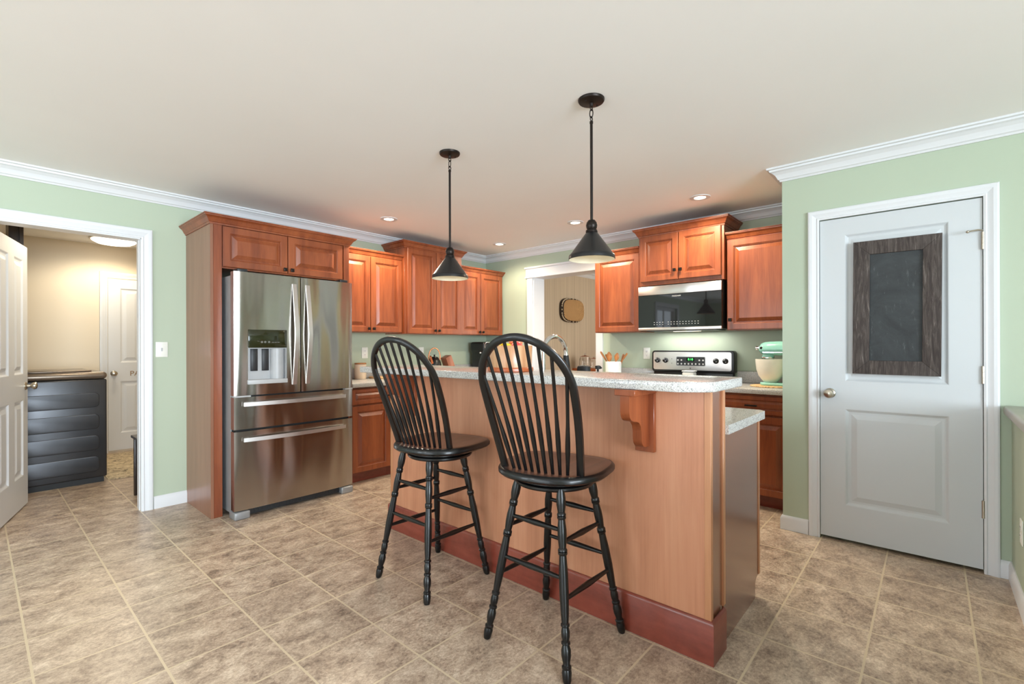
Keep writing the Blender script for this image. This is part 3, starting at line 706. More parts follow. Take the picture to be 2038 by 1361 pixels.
# corbels under the bar top
def corbel(y):
    k = MB(); k.box(1.893, y - 0.012, 0.800, 1.9135, y + 0.075, 1.050, 0.002, 1); o = k.build('corbel', M['cherry'], t)
    k = MB(Matrix(((1, 0, 0, 0), (0, 0, 1, 0), (0, 1, 0, 0), (0, 0, 0, 1))))
    pr = [(1.893, 1.050), (1.722, 1.050), (1.722, 0.985), (1.727, 0.965), (1.740, 0.951), (1.760, 0.944), (1.785, 0.941), (1.806, 0.934), (1.822, 0.918), (1.828, 0.895), (1.829, 0.862), (1.834, 0.844), (1.846, 0.831), (1.862, 0.825), (1.893, 0.825)]
    k.prism(pr, y + 0.012, y + 0.052); k.box(1.715, 1.050, y - 0.015, 1.9135, 1.0745, y + 0.075, 0.002, 1)
    k.build('bracket', M['cherry'], o)
corbel(0.888); corbel(2.525)
# bar top
t = thing('bar_countertop', 'raised speckled bar top on the kitchen island', 'countertop', (1.96, 1.76, 1.075), 'speckled countertops')
def rpoly(x0, y0, x1, y1, r, n=6):
    out = []
    for cx, cy, a0 in ((x1 - r, y1 - r, 0), (x0 + r, y1 - r, 90), (x0 + r, y0 + r, 180), (x1 - r, y0 + r, 270)):
        for i in range(n + 1):
            a = math.radians(a0 + 90 * i / n); out.append((cx + r * math.cos(a), cy + r * math.sin(a)))
    return out
bt = rpoly(1.735, 0.605, 2.19, 2.925, 0.03)
bt = [p for p in bt if not (p[0] < 1.85 and p[1] < 0.70)]
i0 = next(i for i, p in enumerate(bt) if p[0] > 1.9 and p[1] < 0.62 and True)
bt = bt[:i0] + [(1.735, 0.735), (1.738, 0.712), (1.750, 0.692), (1.800, 0.628), (1.822, 0.610), (1.845, 0.605)] + bt[i0:]
b = MB(); b.prism(bt, 1.075, 1.1145, 0.006); b.build('slab', M['granite'], t)
t = thing('island_countertop', 'lower speckled worktop with the sink behind the bar', 'countertop', (2.39, 1.73, 0.879), 'speckled countertops')
b = MB(); SX0, SX1, SY0, SY1 = 2.29, 2.60, 1.35, 2.05
b.prism([(2.083, 0.635), (2.655, 0.635), (2.685, 0.665), (2.685, SY0), (2.083, SY0)], 0.879, 0.918, 0.0)
b.box(2.083, SY1, 0.879, 2.685, 2.83, 0.918).box(2.083, SY0, 0.879, SX0, SY1, 0.918).box(SX1, SY0, 0.879, 2.685, SY1, 0.918)
b.build('slab', M['granite'], t)
b = MB(); b.box(SX0 - 0.015, SY0 - 0.015, 0.9185, SX1 + 0.015, SY0, 0.924).box(SX0 - 0.015, SY1, 0.9185, SX1 + 0.015, SY1 + 0.015, 0.924).box(SX0 - 0.015, SY0, 0.9185, SX0, SY1, 0.924).box(SX1, SY0, 0.9185, SX1 + 0.015, SY1, 0.924)
b.box(SX0 + 0.001, SY0 + 0.001, 0.73, SX1 - 0.001, SY1 - 0.001, 0.735).box(SX0 + 0.001, SY0 + 0.001, 0.73, SX0 + 0.004, SY1 - 0.001, 0.92).box(SX1 - 0.004, SY0 + 0.001, 0.73, SX1 - 0.001, SY1 - 0.001, 0.92).box(SX0, SY0 + 0.001, 0.73, SX1, SY0 + 0.004, 0.92).box(SX0, SY1 - 0.004, 0.73, SX1, SY1 - 0.001, 0.92)
b.build('sink_basin', M['steelv'], t)
# faucet
t = thing('faucet', 'chrome gooseneck faucet with a black spray head at the island sink', 'faucet', (2.20, 1.70, 0.9185))
b = MB(); pts = [(2.20, 1.70, 0.93), (2.20, 1.70, 1.10), (2.20, 1.70, 1.205)]
for i in range(1, 15):
    a = PI - PI * i / 15 * 1.03; pts.append((2.315 + 0.115 * math.cos(a), 1.70, 1.205 + 0.102 * math.sin(a)))
pts.append((2.432, 1.70, 1.193)); b.tube(pts, [0.0135] * (len(pts) - 1) + [0.015], 14); b.lathe([(0.027, 0), (0.027, 0.006), (0.02, 0.012), (0.017, 0.03)], (2.20, 1.70, 0.9185), 20)
b.build('spout', M['chrome'], t)
b = MB(); b.rod((2.432, 1.70, 1.193), (2.440, 1.70, 1.085), [(0, 0.0165), (0.1, 0.0175), (0.6, 0.023), (0.95, 0.026), (1, 0.022)], 18); b.build('spray_head', M['blackmatt'], t)
b = MB(); b.rod((2.20, 1.68, 1.0), (2.20, 1.62, 1.02), [(0, 0.012), (0.3, 0.011), (0.9, 0.008), (1, 0.006)], 12); b.build('lever', M['chrome'], t)
b = MB(); b.lathe([(0.001, 0), (0.036, 0), (0.042, 0.06), (0.044, 0.185), (0.040, 0.20), (0.03, 0.206), (0.015, 0.208), (0.001, 0.208)], (2.40, 1.585, 0.925 - 0.0), 20)
for v in b.bm.verts: v.co.x = 2.455 + (v.co.x - 2.40) * 0.8
tag(b.build('soap_bottle', M['blackmatt']), 'dark rounded bottle beside the faucet spray head', 'bottle')
t = thing('soap_pump', 'small black soap pump standing behind the bar edge', 'soap pump', (2.25, 1.362, 0.9185))
b = MB(); b.lathe([(0.028, 0), (0.03, 0.01), (0.03, 0.13), (0.02, 0.155), (0.012, 0.165)], (2.25, 1.362, 0.9185), 18); b.build('bottle', M['darkplastic'], t)
b = MB(); b.lathe([(0.013, 0.165), (0.013, 0.185), (0.006, 0.188), (0.006, 0.205), (0.015, 0.206), (0.015, 0.222), (0.010, 0.225)], (2.25, 1.362, 0.9185), 16); b.tube([(2.25, 1.362, 1.134), (2.275, 1.362, 1.134), (2.285, 1.362, 1.128)], 0.005, 8); b.build('pump_head', M['blackmatt'], t)

# ------------------------------------------------------------------ bar stools
LEGP = [(0, 0.0135), (0.010, 0.0165), (0.035, 0.019), (0.046, 0.0165), (0.050, 0.0185), (0.056, 0.0185), (0.060, 0.014), (0.066, 0.0135), (0.090, 0.0185), (0.110, 0.0185), (0.127, 0.013), (0.130, 0.0175), (0.137, 0.0175), (0.141, 0.013), (0.155, 0.0165), (0.172, 0.0165), (0.186, 0.013), (0.190, 0.0175), (0.197, 0.0175), (0.201, 0.0135),
        (0.23, 0.0155), (0.30, 0.0185), (0.37, 0.018), (0.435, 0.0145), (0.440, 0.0185), (0.447, 0.0185), (0.4485, 0.0155), (0.450, 0.0185), (0.457, 0.0185), (0.462, 0.0145), (0.50, 0.018), (0.53, 0.018), (0.565, 0.0140), (0.570, 0.0180), (0.576, 0.0180), (0.578, 0.0155), (0.580, 0.0180), (0.586, 0.0180), (0.592, 0.0145), (0.62, 0.019), (0.645, 0.019), (0.668, 0.0155)]
def stool(cx, cy, yaw, label, off=(0, 0)):
    t = thing('bar_stool', label, 'stool', (cx, cy, 0), 'black windsor bar stools')
    R0, R1, ZT = 0.208, 0.112, 0.678
    def lp(sx, sy, z): k = R0 + (R1 - R0) * z / ZT; return Vector((cx + sx * k, cy + sy * k, z))
    for sx, sy in ((-1, 1), (-1, -1), (1, -1), (1, 1)):
        p0, p1 = lp(sx, sy, 0.0), lp(sx, sy, ZT); b = MB(); d = p1 - p0; q = d.to_track_quat('Z', 'Y').to_matrix()
        b.lathe([(r, z / ZT * d.length) for z, r in LEGP] + [(0.0155, d.length)], p0, 16, q)
        for v in b.bm.verts:
            if v.co.z < 0.0005: v.co.z = 0.0
        b.build('leg', M['stool'], t)
    RP = [(0, 0.0075), (0.2, 0.0095), (0.5, 0.0125), (0.8, 0.0095), (1, 0.0075)]
    for (a, c), zs in ((((-1, 1), (-1, -1)), (0.525, 0.352)), (((1, 1), (1, -1)), (0.53, 0.345)), (((-1, -1), (1, -1)), (0.482, 0.278)), (((-1, 1), (1, 1)), (0.482, 0.278))):
        for z in zs:
            b = MB(); b.rod(lp(*a, z), lp(*c, z), RP, 12); b.build('stretcher', M['stool'], t)
    Ry = Matrix.Translation((cx + off[0], cy + off[1], 0.010)) @ Matrix.Rotation(yaw, 4, 'Z')
    b = MB(Ry); b.lathe([(0.150, 0.655), (0.166, 0.657), (0.172, 0.664), (0.172, 0.672), (0.165, 0.677)], (0, 0, 0), 40); b.lathe([(0.150, 0.6775), (0.168, 0.680), (0.168, 0.693), (0.15, 0.6975)], (0, 0, 0), 40)
    b.build('swivel_plate', M['stool'], t)
    # saddle seat
    b = MB(Ry); n = 56; rr = []
    def outline(s, dz):
        r = []
        for i in range(n):
            a = 2 * PI * i / n; c, s_ = math.cos(a), math.sin(a); e = 2 / 3.6 if c > 0 else 2 / 2.4
            x = -0.003 + (0.225 - s) * math.copysign(abs(c) ** e, c); y = (0.236 - s) * math.copysign(abs(s_) ** e, s_) * (1 + 0.03 * math.cos(a))
            r.append((x, y, dz))
        return r
    lay = [(0.03, 0.698), (0.010, 0.700), (0.0, 0.709), (0.0, 0.722), (0.006, 0.7305), (0.014, 0.7335), (0.05, 0.7325), (0.10, 0.729), (0.16, 0.727)]
    rows = [[b._v(p) for p in outline(s, z)] for s, z in lay]
    for j, (r0, r1) in enumerate(zip(rows, rows[1:])):
        for i in range(n):
            f = b.bm.faces.new((r0[i], r0[(i + 1) % n], r1[(i + 1) % n], r1[i])); f.material_index = 1 if j >= 5 else 0
    b.bm.faces.new(list(reversed(rows[0]))); f = b.bm.faces.new(rows[-1]); f.material_index = 1
    b.build('seat', [M['stool'], M['seat']], t)
    # hooped back
    W0, WM, TM, H, ZS, BX = 0.168, 0.192, 0.345, 0.545, 0.728, -0.135
    lean = lambda z: 0.30 * z + 0.24 * z * z
    def bow(s):   # s in -1..1
        a = abs(s); sg = 1 if s > 0 else -1
        if a > 0.5: k = (1 - a) / 0.5; z = TM * k; y = W0 + (WM - W0) * math.sin(k * PI / 2)
        else: k = (0.5 - a) / 0.5 * PI / 2; z = TM + (H - TM) * math.sin(k); y = WM * math.cos(k)
        return Vector((BX - lean(z), sg * y, ZS + z))
    N_ = 72; pts = [Ry @ bow(-1 + 2 * i / N_) for i in range(N_ + 1)]
    fw = Ry.to_3x3() @ Vector((1, 0, 0)); b = MB()
    rings = []
    for i, p in enumerate(pts):
        tg = (pts[min(i + 1, N_)] - pts[max(i - 1, 0)]).normalized(); u = (fw - tg * fw.dot(tg)).normalized(); w = tg.cross(u)
        rings.append([b._v(p + u * 0.0115 * math.copysign(abs(math.cos(k)) ** 0.6, math.cos(k)) + w * 0.0150 * math.copysign(abs(math.sin(k)) ** 0.6, math.sin(k))) for k in [2 * PI * q_ / 12 for q_ in range(12)]])
    for r0, r1 in zip(rings, rings[1:]):
        for k in range(12): b.bm.faces.new((r0[k], r0[(k + 1) % 12], r1[(k + 1) % 12], r1[k]))
    b.bm.faces.new(rings[0]); b.bm.faces.new(rings[-1])
    b.build('hoop', M['stool'], t)
    for i in range(-4, 5):
        yt = i / 4 * 0.178; k = math.acos(min(1, abs(yt) / WM)); zt = TM + (H - TM) * math.sin(k)
        yb = i / 4 * 0.118; xb = BX - 0.022 * (1 - (yb / W0) ** 2)
        p0 = Ry @ Vector((xb, yb, ZS - 0.004)); p1 = Ry @ Vector((BX - lean(zt), yt, ZS + zt - 0.006))
        mid = (p0 + p1) / 2 + fw * 0.012
        b = MB(); ps = []; rs = []
        for q_ in range(15):
            s = q_ / 14; ps.append((1 - s) ** 2 * p0 + 2 * s * (1 - s) * mid + s * s * p1)
            rs.append(0.0068 + 0.0036 * math.exp(-((s - 0.30) / 0.16) ** 2))
        b.tube(ps, rs, 10); b.build('spindle', M['stool'], t)
    return t
stool(1.662, 2.045, 0.20, 'black spindle-back bar stool farther left, nearer the refrigerator', (0.006, -0.055))
stool(1.665, 1.225, 0.23, 'black spindle-back bar stool nearest the camera')

# ------------------------------------------------------------------ pendants and ceiling lights
def pendant(x, y, label):
    t = thing('pendant_light', label, 'lamp', (x, y, HC), 'black cone pendants over the bar')
    b = MB(); b.lathe([(0.064, 0), (0.064, -0.006), (0.060, -0.012), (0.030, -0.017), (0.010, -0.020), (0.008, -0.034)], (x, y, HC), 32); b.ball((x + 0.04, y - 0.008, HC - 0.017), 0.004).ball((x - 0.04, y + 0.008, HC - 0.017), 0.004)
    b.build('canopy', M['bronze'], t)
    b = MB()
    for z, ax in ((HC - 0.042, 0), (HC - 0.068, 1), (HC - 0.094, 0)):
        b.tube([(x + (math.cos(a) * 0.009 if ax == 0 else 0), y + (math.cos(a) * 0.009 if ax else 0), z + math.sin(a) * (0.021 if z == HC - 0.068 else 0.011)) for a in [2 * PI * i / 16 for i in range(16)]], 0.0026, 8, closed=True)
    b.build('chain_links', M['bronze'], t)
    b = MB(); b.lathe([(0.0085, 2.345), (0.0085, 2.335), (0.0068, 2.333), (0.0068, 1.862)], (x, y, 0), 14); b.build('rod', M['bronze'], t)
    b = MB(); b.lathe([(0.007, 1.866), (0.016, 1.863), (0.024, 1.852), (0.0275, 1.838), (0.025, 1.824), (0.021, 1.818), (0.027, 1.815), (0.029, 1.809), (0.029, 1.803), (0.026, 1.800)], (x, y, 0), 28); b.build('socket_cap', M['bronze'], t)
    b = MB(); b.lathe([(0.026, 1.802), (0.030, 1.799), (0.104, 1.697), (0.110, 1.692), (0.112, 1.686), (0.113, 1.673), (0.111, 1.671)], (x, y, 0), 48, cap=False); b.build('shade', M['black'], t)
    b = MB(); b.lathe([(0.111, 1.671), (0.109, 1.673), (0.108, 1.686), (0.102, 1.693), (0.028, 1.795), (0.001, 1.796)], (x, y, 0), 48, cap=False); b.build('shade_lining', M['shadein'], t)
    b = MB(); b.lathe([(0.014, 1.796), (0.014, 1.775), (0.024, 1.755), (0.028, 1.735), (0.022, 1.715), (0.008, 1.706), (0.001, 1.705)], (x, y, 0), 20, cap=False); b.build('bulb', M['warmbulb'], t)
    l = bpy.data.lights.new('pendant_glow', 'SPOT'); l.energy = 3; l.color = (1.0, 0.86, 0.66); l.spot_size = 1.9; l.spot_blend = 0.6; l.shadow_soft_size = 0.03
    o = bpy.data.objects.new('pendant_glow', l); COL.objects.link(o); o.location = (0, 0, 1.69 - HC); o.parent = t
    return t
pendant(1.966, 2.246, 'black cone pendant farther from camera, over the left stool')
pendant(2.001, 1.244, 'black cone pendant nearer the camera, over the right stool')
def can(x, y, label, power):
    t = thing('recessed_light', label, 'lamp', (x, y, HC), 'recessed ceiling lights')
    b = MB(); b.lathe([(0.043, -0.002), (0.047, -0.006), (0.078, -0.005), (0.080, 0.0)], (x, y, HC), 36, cap=False); b.build('trim_ring', M['trim'], t)
    b = MB(); b.lathe([(0.001, -0.005), (0.030, -0.005), (0.040, -0.003), (0.043, -0.002)], (x, y, HC), 30, cap=False); b.build('bulb', M['bulb'], t)
    l = bpy.data.lights.new('downlight', 'SPOT'); l.energy = power; l.color = (1.0, 0.86, 0.66); l.spot_size = 2.75; l.spot_blend = 0.55; l.shadow_soft_size = 0.05
    o = bpy.data.objects.new('downlight', l); COL.objects.link(o); o.location = (0, 0, -0.02); o.parent = t
can(2.600, 3.835, 'recessed ceiling light nearest the refrigerator', 88)
can(4.109, 3.817, 'recessed ceiling light in the far left corner', 42)
can(3.885, 2.600, 'recessed ceiling light before the far doorway, behind right pendant', 88)
can(3.904, 1.407, 'recessed ceiling light above the microwave and range', 78)
t = thing('ceiling_lamp', 'round glowing ceiling lamp in the laundry room', 'lamp', (1.05, 6.85, HC))
b = MB(); b.lathe([(0.001, -0.062), (0.08, -0.060), (0.15, -0.048), (0.19, -0.026), (0.20, -0.012)], (1.05, 6.85, HC), 36, cap=False); b.build('dome', M['dome'], t)
b = MB(); b.lathe([(0.195, -0.014), (0.212, -0.012), (0.212, 0), (0.001, 0)], (1.05, 6.85, HC), 36, cap=False); b.build('base_ring', M['nickel'], t)
l = bpy.data.lights.new('laundry_glow', 'SPOT'); l.spot_size = 3.0; l.spot_blend = 0.5; l.energy = 46; l.color = (1.0, 0.85, 0.62); l.shadow_soft_size = 0.15
o = bpy.data.objects.new('laundry_glow', l); COL.objects.link(o); o.location = (0, 0, -0.08); o.parent = t

# lantern over the dining table behind the camera
t = thing('dining_lantern', 'black frame lantern hanging behind the camera', 'lamp', (-2.2, 1.9, HC))
b = MB(); b.lathe([(0.06, 0), (0.06, -0.02), (0.01, -0.025), (0.008, -0.40), (0.03, -0.41)], (-2.2, 1.9, HC), 20)
b.build('canopy', M['bronze'], t)
b = MB()
for sx in (-1, 1):
    for sy in (-1, 1): b.box(-2.2 + sx * 0.13 - 0.008, 1.9 + sy * 0.13 - 0.008, 1.55, -2.2 + sx * 0.13 + 0.008, 1.9 + sy * 0.13 + 0.008, 2.04)
for z in (1.55, 2.024):
    for q in (-1, 1): b.box(-2.338, 1.9 + q * 0.13 - 0.008, z, -2.062, 1.9 + q * 0.13 + 0.008, z + 0.016).box(-2.2 + q * 0.13 - 0.008, 1.762, z, -2.2 + q * 0.13 + 0.008, 2.038, z + 0.016)
b.box(-2.338, 1.892, 2.024, -2.062, 1.908, 2.042); b.build('frame', M['blackmatt'], t)
b = MB(); b.lathe([(0.001, 1.68), (0.03, 1.70), (0.035, 1.74), (0.02, 1.79), (0.015, 1.83), (0.001, 1.83)], (-2.2, 1.9, 0), 18, cap=False); b.build('bulb', M['bulb'], t)
l = bpy.data.lights.new('lantern_light', 'POINT'); l.energy = 38; l.color = (1.0, 0.98, 0.95); l.shadow_soft_size = 0.12
o = bpy.data.objects.new('lantern_light', l); COL.objects.link(o); o.location = (0, 0, -0.68); o.parent = t

# a second laundry lamp just inside the doorway, above the header
t = thing('ceiling_lamp', 'round glowing ceiling lamp just inside the laundry doorway, hidden above header', 'lamp', (0.80, 5.20, HC))
b = MB(); b.lathe([(0.001, -0.062), (0.08, -0.060), (0.12, -0.048), (0.15, -0.026), (0.155, -0.012)], (0.80, 5.20, HC), 36, cap=False); b.build('dome', M['dome'], t)
b = MB(); b.lathe([(0.15, -0.014), (0.165, -0.012), (0.165, 0), (0.001, 0)], (0.80, 5.20, HC), 36, cap=False); b.build('base_ring', M['nickel'], t)
l = bpy.data.lights.new('laundry_glow', 'SPOT'); l.spot_size = 3.0; l.spot_blend = 0.5; l.energy = 48; l.color = (1.0, 0.87, 0.66); l.shadow_soft_size = 0.12
o = bpy.data.objects.new('laundry_glow', l); COL.objects.link(o); o.location = (0, 0, -0.08); o.parent = t

# ------------------------------------------------------------------ microwave
t = thing('microwave', 'stainless and black glass microwave mounted above the range', 'microwave', (4.39, 1.72, 1.39))
MX, MY0, MY1, MZ0, MZ1 = 4.200, 1.336, 2.098, 1.392, 1.803
b = MB(); b.box(MX + 0.03, MY0 + 0.002, MZ0 + 0.004, XB - 0.003, MY1 - 0.002, MZ1 + 0.008, 0.003); b.build('body', M['blackmatt'], t)
b = MB(); b.box(MX, MY0, 1.722, MX + 0.029, MY1, MZ1, 0.003).box(MX, MY0, MZ0, MX + 0.029, MY1, MZ0 + 0.026, 0.003); b.build('door_frame', M['steelv'], t)
b = MB(); b.box(MX + 0.003, MY0, MZ0 + 0.0265, MX + 0.029, MY1, 1.7215, 0.001, 1); g = b.build('glass_door', M['blackglass'], t)
Mx = back(MX + 0.0025, MY1, 0)
text('printing', 'FRIGIDAIRE', 0.016, Mx @ Matrix.Translation((MY1 - 1.728, 1.700, 0)), M['paleink'], g, 0.0003)
b = MB(Mx)
for r in range(2):
    for i in range(16):
        if i == 4: continue
        b.box(0.155 + i * 0.027, 1.444 + r * 0.020, 0, 0.165 + i * 0.027, 1.448 + r * 0.020, 0.0005)
b.build('touch_buttons', M['paleink'], g)
b = MB(); b.box(MX + 0.05, MY0 + 0.06, MZ0 - 0.006, 4.5, MY1 - 0.06, MZ0 + 0.004); b.build('underside_vent', M['darkplastic'], t)
b = MB(); b.box(4.40, 1.60, MZ0 - 0.009, 4.46, 1.84, MZ0 - 0.0065); b.build('added_glow_panel', M['warmbulb'], t)  # glowing panel added under the microwave, no known lamp there
l = bpy.data.lights.new('backsplash_fill', 'AREA'); l.shape = 'RECTANGLE'; l.size = 0.16; l.size_y = 0.62; l.energy = 3.2; l.color = (1.0, 0.97, 0.92)  # added fill that brightens the wall behind the range
o = bpy.data.objects.new('backsplash_fill', l); COL.objects.link(o); o.location = (4.43 - 4.39, 0, -0.012); o.parent = t

# ------------------------------------------------------------------ range
t = thing('range', 'freestanding electric range with stainless backguard', 'stove', (4.25, 1.712, 0))
RY0, RY1 = 1.323, 2.101
b = MB(); b.box(3.965, RY0, 0.03, XB - 0.004, RY1, 0.90, 0.004); b.build('body', M['black'], t)
b = MB(); b.box(3.93, RY0, 0.9005, 4.50, RY1, 0.923, 0.006); b.build('cooktop', M['blackglass'], t)
o = MB(); o.box(3.935, RY0 + 0.01, 0.22, 3.964, RY1 - 0.01, 0.88, 0.006); od = o.build('oven_door', M['steelv'], t)
b = MB(); b.box(3.931, RY0 + 0.12, 0.36, 3.9355, RY1 - 0.12, 0.70, 0.002); b.build('window', M['blackglass'], od)
b = MB(); b.tube([(3.935, RY0 + 0.06, 0.81), (3.90, RY0 + 0.06, 0.81), (3.90, RY1 - 0.06, 0.81), (3.935, RY1 - 0.06, 0.81)], 0.011, 10); b.build('handle', M['steelv'], od)
b = MB(); b.box(3.935, RY0 + 0.01, 0.04, 3.964, RY1 - 0.01, 0.21, 0.006); b.build('drawer', M['steelv'], t)
b = MB()
for x, y, r in ((4.08, 1.53, 0.10), (4.08, 1.90, 0.08), (4.33, 1.53, 0.08), (4.33, 1.90, 0.10)): b.lathe([(r - 0.004, 0.9232), (r - 0.004, 0.9236), (r, 0.9236), (r, 0.9232)], (x, y, 0), 32, cap=False)
b.build('burner_ring', M['lightgrey'], t)
# backguard
BX = 4.500
Mx = back(BX, RY1, 0); WB = RY1 - RY0
b = MB(Mx); b.prism([(p[0], p[1]) for p in rpoly(0, 0.995, WB, 1.203, 0.028)], -0.088, 0.0, 0.006); b.box(0.015, 0.923, -0.08, WB - 0.015, 1.0, -0.012, 0.003)
b.build('backguard', M['black'], t)
b = MB(Mx); b.prism(rpoly(0.018, 1.017, WB - 0.022, 1.188, 0.018), 0.0005, 0.005, 0.001); fp = b.build('fascia', M['steelv'], t)
b = MB(Mx); b.prism(rpoly(0.255, 1.062, 0.522, 1.142, 0.008), 0.0052, 0.008); cp = b.build('control_panel', M['darkplastic'], t)
b = MB(Mx); b.prism(rpoly(0.250, 1.057, 0.527, 1.147, 0.010), 0.0051, 0.0065); b.build('panel_surround', M['lightgrey'], cp)
b = MB(Mx)
for i in range(8):
    u = 0.268 + i * 0.034; b.lathe([(0.008, 0.008), (0.008, 0.0088)], (u, 1.077, 0), 12)
    if i in (0, 1, 6, 7): b.lathe([(0.008, 0.008), (0.008, 0.0088)], (u, 1.112, 0), 12)
b.build('buttons', M['paleink'], cp)
b = MB(Mx); b.box(0.352, 1.102, 0.008, 0.425, 1.136, 0.0085); b.build('display_window', M['blackglass'], cp)
text('clock_digits', '8:18', 0.03, Mx @ Matrix.Translation((0.389, 1.119, 0.0088)), M['led'], cp, 0.0003)
for u in (0.060, 0.142, 0.622, 0.705):
    b = MB(Mx); b.lathe([(0.025, 0.005), (0.025, 0.012), (0.020, 0.016), (0.019, 0.030), (0.015, 0.033), (0.001, 0.033)], (u, 1.108, 0), 24, cap=False); b.box(u - 0.004, 1.090, 0.03, u + 0.004, 1.130, 0.036, 0.002)
    k = b.build('knob', M['black'], t)
    b = MB(Mx); b.box(u - 0.003, 1.116, 0.036, u + 0.003, 1.131, 0.0372); b.ball((u - 0.010, 1.118, 0.033), 0.004); b.ball((u + 0.010, 1.100, 0.033), 0.004); b.build('pointer', M['paleink'], k)
b = MB(Mx); b.lathe([(0.007, 0.005), (0.007, 0.0056)], (0.386, 1.035, 0), 20); lg = b.build('badge', M['ink'], fp)
text('badge_letters', 'GE', 0.008, Mx @ Matrix.Translation((0.386, 1.035, 0.0058)), M['paleink'], lg, 0.0001)
text('printing', '\u2014\u2014', 0.012, Mx @ Matrix.Translation((0.705, 1.152, 0.0052)), M['ink'], fp, 0.0002)
b = MB(Mx)
for u, z in ((0.206, 1.122), (0.206, 1.080)): b.lathe([(0.0035, 0.005), (0.0035, 0.006)], (u, z, 0), 10)
b.build('indicator', M['ink'], fp)
# white holder on the cooktop
t = thing('white_canister', 'square white ceramic canister on the black cooktop', 'canister', (4.34, 1.665, 0.9236))
b = MB(); b.box(4.30, 1.612, 0.924, 4.38, 1.718, 1.010, 0.012, 3); b.build('jar', M['white'], t)
b = MB(); b.box(4.297, 1.609, 1.0105, 4.383, 1.721, 1.022, 0.005, 3); b.build('lid', M['white'], t)

# ------------------------------------------------------------------ counter things by the range
t = thing('utensil_crock', 'white ceramic crock holding wooden spoons', 'crock', (4.40, 2.478, 0.919))
b = MB(); b.lathe([(0.001, 0), (0.074, 0), (0.079, 0.006), (0.081, 0.165), (0.079, 0.169), (0.075, 0.166), (0.072, 0.02), (0.001, 0.014)], (4.40, 2.478, 0.919), 36, cap=False); b.build('jar', M['white'], t)
CC = Vector((4.40, 2.478, 0.94))
def spoon(tip, label, head=None, w=0.030, tl=0.075, dx=0.0, seat=(0, 0)):
    p0 = CC + Vector((seat[0], seat[1], 0)); p1 = Vector(tip)
    b = MB()
    d = (p1 - p0).normalized(); n = 10
    if head:
        pe = p1 - d * tl
        b.rod(p0, pe, [(0, 0.007), (1, 0.0075)], 10)
        side = Vector((0.02, 1, 0)); side = (side - d * side.dot(d)).normalized(); nn = d.cross(side); rows = []
        for i in range(13):
            s = i / 12; hw = w * math.sin(PI * (0.10 + 0.87 * s)) ** 0.75; c = pe + d * tl * s
            rows.append([b._v(c + side * hw * math.cos(2 * PI * k / 14) + nn * 0.007 * math.sin(2 * PI * k / 14) - nn * 0.004 * math.cos(2 * PI * k / 14) ** 2) for k in range(14)])
        for r0, r1 in zip(rows, rows[1:]):
            for k in range(14): b.bm.faces.new((r0[k], r0[(k + 1) % 14], r1[(k + 1) % 14], r1[k]))
        b.bm.faces.new(rows[0]); b.bm.faces.new(rows[-1])
    else: b.rod(p0, p1, [(0, 0.006), (0.6, 0.007), (0.8, 0.011), (0.97, 0.010), (1, 0.005)], 10)
    tag(b.build('wooden_spoon', M['spoon']), label, 'spoon', 'wooden utensils in the crock')
spoon((4.395, 2.628, 1.190), 'wooden handle leaning farthest left in the white crock', seat=(-0.005, -0.03))
spoon((4.445, 2.596, 1.160), 'short wooden handle second from left in the crock', seat=(0.045, 0.0))
spoon((4.362, 2.512, 1.187), 'round-headed wooden spoon, larger and left, in the crock', head=1, w=0.034, tl=0.095, seat=(-0.038, 0.012))
spoon((4.362, 2.412, 1.178), 'round-headed wooden spoon leaning right in the crock', head=1, w=0.028, tl=0.08, seat=(-0.038, -0.02))
spoon((4.445, 2.385, 1.165), 'thin wooden handle behind the right spoon head', seat=(0.045, -0.03))
spoon((4.420, 2.330, 1.175), 'wooden handle leaning farthest right in the crock', seat=(0.020, 0.045))
# stand mixer on a woven mat
b = MB(); b.lathe([(0.001, 0), (0.16, 0), (0.165, 0.004), (0.16, 0.008), (0.001, 0.0085)], (4.275, 0.965, 0.9185), 40, cap=False)
tag(b.build('woven_mat', M['straw']), 'flat round straw mat under the stand mixer', 'mat')
t = thing('stand_mixer', 'mint stand mixer with a white embossed bowl', 'mixer', (4.30, 0.93, 0.9275))
mz = 0.9275; mx = 4.30
b = MB(); b.prism([(p[0], p[1]) for p in rpoly(mx - 0.085, 0.800, mx + 0.085, 1.060, 0.08, 8)], mz, mz + 0.022, 0.006); b.build('base', M['mint'], t)
b = MB(); b.prism(rpoly(mx - 0.05, 0.790, mx + 0.05, 0.872, 0.035, 8), mz + 0.02, mz + 0.255, 0.008); b.build('column', M['mint'], t)
b = MB(); n = 26; prof = [(0.0005, 1.066), (0.030, 1.064), (0.052, 1.050), (0.063, 1.025), (0.068, 0.985), (0.070, 0.92), (0.067, 0.85), (0.058, 0.80), (0.036, 0.778), (0.0005, 0.775)]
b.lathe([(r, -y) for r, y in prof], (mx, 0, mz + 0.292), 28, Matrix(((1, 0, 0), (0, 0, -1), (0, 1, 0))), cap=False)
for v in b.bm.verts: v.co.z = mz + 0.292 + (v.co.z - mz - 0.292) * (0.92 if v.co.z > mz + 0.292 else 0.75)
hd = b.build('head', M['mint'], t)
b = MB(); b.lathe([(0.038, 0.195), (0.044, 0.21), (0.046, 0.225), (0.040, 0.25)], (mx, 1.003, mz), 28); b.build('beater_housing', M['mint'], hd)
b = MB(); b.lathe([(0.047, 0.212), (0.048, 0.216), (0.048, 0.224), (0.047, 0.228)], (mx, 1.003, mz), 28, cap=False)
b.build('chrome_band', M['chrome'], hd)
b = MB(); b.box(mx - 0.0665, 0.80, mz + 0.262, mx - 0.062, 1.03, mz + 0.271, 0.001, 1); b.build('trim_band', M['chrome'], hd)
